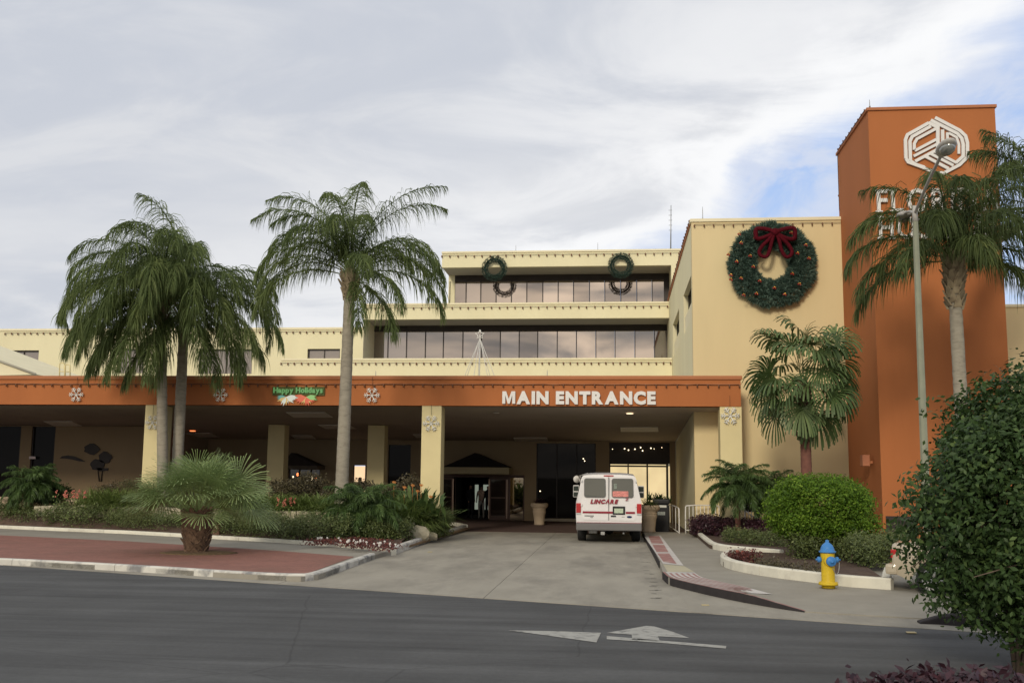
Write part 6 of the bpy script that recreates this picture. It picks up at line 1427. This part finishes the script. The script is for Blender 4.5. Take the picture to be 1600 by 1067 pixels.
# pygmy date palms
def pygmy(label, px, Y, z0, h, n, ln, rng, mat=m_lpygmy, stems=1, group=None):
    x = gz(px, Y); root = thing('pygmy_palm', label, 'small palm', (x, Y, z0), group)
    for k in range(stems):
        dx = (k-(stems-1)/2)*.35; s_ = palm_trunk(root, (x+dx*.4, Y, z0-.05), (x+dx, Y+.05*k, z0+h), .085, .075, m_redbark, rings=10, seed=k, bend=-.05)
        for i in range(n):
            el = 80-95*(i/(n-1))**.9; frond_mesh(root, 'frond', mat, (x+dx, Y+.05*k, z0+h), R(i*137.5+k*40), R(el+rng.normal(0, 5)), ln*rng.uniform(.85, 1.1), R(85), .34, 90, .017, rng, hang=.5, tint=.45+rng.normal(0, .08), vangle=.35, plum=.25, bare=.12)
rng = np.random.default_rng(41)
pygmy('feathery small palm before the right column and white railing', 1154, 32.2, HZ+.09, 1.45, 54, 1.25, rng)
pygmy('smaller feathery palm behind the round bright shrub', 1208, 33.2, HZ+.09, 1.35, 36, 1.05, rng)
pygmy('double-stemmed small palm in the middle of the left planting bed', 568, 28.9, .38, .62, 32, 1.25, rng, stems=2)
pygmy('feathery small palm at the far left of the planting bed', 52, 34.3, .35, 1.15, 50, 1.15, rng)

# round bright shrub
c_ = at(1283, 797, Y=24.6); bush('round_shrub', 'rounded bright green clipped shrub behind the fire hydrant', 'shrub', (c_.x, 24.6, c_.z+.02), (1.16, 1.0, .76), m_lbright, 1700, 22, .060, (c_.x, 24.6, HZ+.1), .13, .10, fill=.32, stems=7, shoots=40, seed=51, shape=.85)
# large dark shrub at right foreground
YS = 11.6; c_ = at(1690, 792, Y=YS)
bush('large_shrub', 'large dark glossy-leaved shrub filling the right foreground', 'shrub', (c_.x+.05, YS, c_.z+.02), (1.66, 1.25, 1.40), m_lficus, 3000, 28, .068, (at(1592, 1000, Y=YS).x, YS, 0), .21, .11, fill=.38, stems=9, shoots=120, seed=52, shape=.92)
# ground cover and hedges
def gz(px, Y): return at(px, 745, Y=Y).x
def hedge(label, pts, h, w, mat, n, per, size, seed, name='hedge', cat='hedge', z0=.1, jag=.12, kind=None):
    rng = np.random.default_rng(seed); P = dens([Vector(p) for p in pts], .25); m = len(P); i = rng.integers(0, m-1, n); f = rng.random(n)
    A = np.array([tuple(p) for p in P]); b = A[i]*(1-f[:, None])+A[i+1]*f[:, None]; hh = h*(1+jag*np.sin(i*.9+seed)+jag*np.sin(i*.37)); u = rng.uniform(-1, 1, n); v = 1-rng.random(n)**2*.9
    c = b+np.stack([np.zeros(n), u*w/2, hh*v*np.sqrt(np.clip(1-(u*.8)**2, 0.1, 1))], -1); c[:, 2] += z0-b[:, 2]
    cen = np.repeat(c, per, 0)+rng.normal(0, .07, (n*per, 3)); cen[:, 2] = np.maximum(cen[:, 2], z0+.01); nr = np.tile(np.array([0, -.35, .9]), (n*per, 1)); LV = Leaves(); leaf_cloud(LV, cen, nr, size, .42+np.repeat(rng.normal(0, .15, n), per)+rng.normal(0, .12, n*per), .7, .5, rng)
    mid_ = P[m//2]; root = thing(name, label, cat, (mid_.x, mid_.y, z0)); LV.build('foliage', mat, root)
    s = B()
    for q in range(0, m, 3): s.tube([P[q]+Vector((0, 0, z0-P[q].z)), P[q]+Vector((.05, 0, z0-P[q].z+h*.6))], .012, 5)
    s.build('stems', m_bark, root)['kind'] = 'stuff'; return root
def GP(*a, z=.1): return [G(x, y, z) for x, y in a]
def HP(*a): return [(gz(px, Y), Y, z) for px, Y, z in a]
hedge('low dark green mounding shrubs along the left part of the kerb', HP((-60, 34.4, .25), (30, 34.1, .25), (100, 33.2, .25), (165, 32.4, .25)), .62, 1.3, m_lground, 1300, 12, .06, 61, 'ground_cover', 'ground cover', .22)
hedge('low grey-green ground cover in front of the limestone wall', HP((170, 32.2, .3), (230, 31.6, .3), (300, 31.2, .3)), .45, 1.0, m_lground, 700, 12, .05, 62, 'ground_cover', 'ground cover', .28)
hedge('bushy dark ground cover right of the squat fan palm', HP((345, 30.3, .3), (420, 29.2, .3), (500, 28.2, .3), (555, 28.2, .3)), .62, 1.4, m_lground, 1700, 12, .055, 63, 'ground_cover', 'ground cover', .22)
hedge('low dark shrub mass near the planter tip', HP((560, 28.6, .3), (600, 28.8, .3), (640, 29.3, .3)), .50, 1.3, m_lground, 800, 12, .055, 64, 'ground_cover', 'ground cover', .18)
hedge('small dark shrubs beside the middle column foot', HP((655, 31.4, .1), (685, 31.8, .1), (703, 33, .1)), .62, 1.3, m_lground, 700, 12, .06, 65, 'ground_cover', 'ground cover', .12)
hedge('reddish brown croton hedge behind the grasses below the canopy', HP((425, 33.0, .8), (500, 32.8, .8), (580, 32.6, .8), (650, 32.6, .8)), .98, 1.0, m_lred, 1600, 10, .07, 66, 'croton_hedge', 'hedge', .80)
hedge('sparse brown hedge behind the left grasses', HP((150, 34.2, .8), (232, 34.0, .8)), .75, .8, m_lred, 450, 10, .06, 67, 'croton_hedge', 'hedge', .80)
hedge('dark shrubs along the left wall near the pale tub', HP((60, 35.2, .8), (108, 35.2, .8)), .60, .8, m_lficus, 380, 10, .07, 68, 'ground_cover', 'ground cover', .75)
hedge('purple-leaved hedge between the right column and the curved kerb', [(gz(1080, 34.0), 34.0, 0), (gz(1135, 33.2), 33.2, 0), (gz(1185, 32.4), 32.4, 0), (gz(1230, 31.8), 31.8, 0)], .44, 1.8, m_lpurple, 1500, 12, .07, 69, 'purple_hedge', 'hedge', HZ+.09)
hedge('dark low plants along the far curved kerb', [(gz(1130, 30.0), 30.0, 0), (gz(1180, 29.0), 29.0, 0), (gz(1225, 28.4), 28.4, 0)], .28, 1.3, m_lground, 500, 10, .05, 70, 'ground_cover', 'ground cover', HZ+.09)
hedge('dark shrubs filling the bed under the round bright shrub', [(gz(1235, 24.3), 24.3, 0), (gz(1290, 24.6), 24.6, 0), (gz(1340, 24.3), 24.3, 0)], .50, 1.6, m_lground, 900, 12, .055, 71, 'ground_cover', 'ground cover', HZ+.1)
hedge('grey-green low shrubs at the foot of the tower right of the hydrant', [(gz(1325, 22.6), 22.6, 0), (gz(1365, 22.9), 22.9, 0), (gz(1420, 23.0), 23.0, 0)], .52, 1.8, m_lground, 900, 12, .055, 72, 'ground_cover', 'ground cover', HZ+.1)
hedge('deep red bedding plants at the nose of the near kerb', [G(1140, 874, .25), G(1165, 876, .25), G(1180, 880, .25)], .13, .5, m_begonia, 160, 10, .05, 73, 'bedding_plants', 'bedding plants', HZ+.1)
hedge('thin brownish bedding plants behind the near white kerb', [G(1180, 884, .25), G(1240, 893, .25), G(1285, 899, .25)], .10, .9, m_lred, 260, 8, .05, 74, 'bedding_plants', 'bedding plants', HZ+.1)
hedge('purple foreground hedge at the bottom right corner', [(gz(1270, 8.0)+.35, 8.3, 0), (gz(1400, 8.0)+.1, 8.2, 0), (gz(1500, 8.0), 8.0, 0), (gz(1680, 8.0), 8.0, 0)], .42, 1.3, m_lpurple, 1300, 9, .085, 75, 'purple_hedge', 'hedge', .0)
# border grasses
def grass(label, pts, z0, seed, h=.45, per=90):
    rng = np.random.default_rng(seed); LV = Leaves()
    for p in pts:
        for _ in range(3): tuft(LV, (p.x+rng.normal(0, .12), p.y+rng.normal(0, .15), z0), per//3, h*1.35, rng, .5+rng.normal(0, .06), .016, 2.6, 1.15)
    root = thing('border_grass', label, 'ornamental grass', (pts[len(pts)//2].x, pts[len(pts)//2].y, z0), 'clumps of border grass on the terrace'); LV.build('blades', m_lgrass, root)
def spread(x0, x1, Y0, Y1, st): return [Vector((gz(x, Y0+(Y1-Y0)*(x-x0)/(x1-x0)), Y0+(Y1-Y0)*(x-x0)/(x1-x0)+random.uniform(0, .7), 0)) for x in np.arange(x0, x1, st)]
grass('light green arching grass clumps left of the squat fan palm', spread(145, 262, 33.3, 32.6, 6), .82, 81, .80, 150)
grass('pale grass clumps between the squat fan palm and the double palm', spread(345, 505, 31.9, 30.9, 7), .82, 82, .72, 150)
grass('bright grass clump at the right end of the limestone wall', spread(600, 662, 30.2, 31.2, 6), .48, 83, .95, 150)
grass('grass behind the double-stemmed small palm', spread(505, 605, 30.8, 30.6, 7), .82, 84, .75, 150)
# flowers
def flowers(label, px, py, petal, seed, nfl=6, h=.22, mat=m_begonia, z=.1, group=None, size=.035, w=.15):
    rng = np.random.default_rng(seed); p = G(px, py, z); root = thing('flower_plant', label, 'flowers', tuple(p), group); n = 26; c = np.array(tuple(p))+rng.normal(0, 1, (n*4, 3))*np.array([w, w*.7, 0])+np.stack([np.zeros(n*4), np.zeros(n*4), rng.uniform(.03, h, n*4)], -1)
    LV = Leaves(); leaf_cloud(LV, c, np.tile(np.array([0, -.3, .9]), (n*4, 1)), .06, .5+rng.normal(0, .2, n*4), .6, .7, rng); LV.build('leaves', mat, root); s = B()
    for _ in range(nfl):
        q = np.array(tuple(p))+rng.normal(0, 1, 3)*np.array([w, w*.5, 0])
        for k in range(5): a = k*1.257; s.ball((q[0]+math.cos(a)*size*.55, q[1]-.02, p.z+h*rng.uniform(.85, 1.15)+math.sin(a)*size*.55), (size*.6, size*.3, size*.6), 6, 4)
    s.build('blossoms', petal, root)['kind'] = 'stuff'
fx = [(138, 816), (165, 818), (180, 819), (187, 818), (205, 819), (222, 820), (226, 820), (243, 821), (262, 821), (272, 822), (322, 826), (352, 828)]
ORDN = ['first', 'second', 'third', 'fourth', 'fifth', 'sixth', 'seventh', 'eighth', 'ninth', 'tenth']
for i, (x, y) in enumerate(fx): flowers(ORDN[i]+' white-blossomed bronze plant from the left in the row by the left kerb' if x < 300 else ('white-blossomed bronze plant touching the trunk of the squat fan palm' if x < 340 else 'white-blossomed bronze plant below the upright reddish stone'), x, y+7, m_petalw, 100+i, 2 if i % 3 else 4, .20, m_lpurple, z=.17, group='white-blossomed plants along the left kerb')
fx2 = [(492, 853, 0), (506, 852, 3), (515, 852, 3), (530, 854, 0), (548, 856, 4), (556, 857, 3), (566, 859, 4), (578, 857, 2), (590, 860, 3), (598, 862, 4), (608, 860, 0), (541, 850, 0), (573, 851, 0), (603, 853, 0), (556, 849, 0)]
fx2.sort(key=lambda q: q[0]); cw = cr_ = 0
for i, (x, y, n) in enumerate(fx2):
    if n: lab = ORDN[cw]+' white-flowering red bedding plant from the left near the planter corner'; cw += 1
    else: lab = ORDN[cr_]+' all-red bedding plant from the left near the planter corner'; cr_ += 1
    flowers(lab, x, y, m_petalw, 130+i, n, .18, m_begonia, z=.15, group='red bedding plants near the planter corner', w=.16, size=.028)
flowers('coral red flower cluster left of the grasses', 112, 812, m_petalr, 160, 14, .80, m_lgrass, size=.04, w=.3, z=.5); flowers('coral red flower cluster in the middle of the bed', 444, 826, m_petalr, 161, 10, .80, m_lgrass, size=.04, w=.16, z=.35)
flowers('small pink flower spike in the left ground cover', 92, 826, m_petalr, 162, 3, .5, m_lground, size=.03, w=.06)
flowers('coral flowers at the nose of the near right kerb', 1163, 874, m_petalr, 163, 8, .16, m_begonia, HZ+.1, size=.03, w=.15)
# bird of paradise
rng = np.random.default_rng(91); Yb = 31.6; xb_ = gz(650, Yb); bp = thing('bird_of_paradise', 'bird of paradise plant with orange flowers beside the middle column', 'plant', (xb_, Yb, .45)); LV = Leaves(); n = 240
az = rng.uniform(0, 2*PI, n); el = rng.uniform(.5, 1.5, n); L0 = rng.uniform(.6, 1.45, n); base = np.array([xb_, Yb, .45])+rng.normal(0, 1, (n, 3))*np.array([.35, .25, .0])
d = np.stack([np.cos(az)*np.cos(el), np.sin(az)*np.cos(el), np.sin(el)], -1); P = np.stack([base, base+d*L0[:, None]*.6], 1); sd_ = np.stack([-np.sin(az), np.cos(az), np.zeros(n)], -1)
LV.strips(P, np.repeat(sd_[:, None, :]*.010, 2, 1), np.full(n, .4)); b2 = P[:, 1]; d2 = unit(d-np.array([0, 0, .25])); d3 = unit(d-np.array([0, 0, .7])); Q = np.stack([b2, b2+d2*.14, b2+d2*.30, b2+d2*.30+d3*.16], 1); LV.strips(Q, sd_[:, None, :]*np.array([.012, .065, .055, .004])[None, :, None], .42+rng.normal(0, .18, n)); LV.build('leaves', m_lfan, bp)
for k in range(6):
    q = Vector((xb_+rng.normal(0, .42), Yb-.2+rng.normal(0, .2), rng.uniform(1.25, 1.75))); s = B()
    for a in (-.5, 0, .5, 1.0): t = q+Vector((math.sin(a)*.10, 0, math.cos(a)*.10)); s.add([tuple(q), tuple(q.lerp(t, .5)+Vector((.025, -.01, 0))), tuple(t), tuple(q.lerp(t, .5)-Vector((.025, .01, 0)))], [(0, 1, 2, 3)])
    s.tube([q-Vector((0, -.05, .5)), q], .008, 4); s.build('flower', m_petalo, bp)
# loose debris on the drive
for (px, py, lab) in ((1102, 945, 'pale leaf lying on the concrete before the dark kerb'), (1424, 988, 'yellow leaf on the asphalt at the right'), (672, 862, 'small pale scrap beside the worn kerb')):
    q = G(px, py, .012); o = B(); o.box((q.x-.06, q.y-.04, .010), (q.x+.06, q.y+.05, .022), .005); o = o.build('fallen_leaf', M('dry_leaf', (.45, .38, .22), .8, .1)); tag(o, lab, 'leaf'); rebase(o)
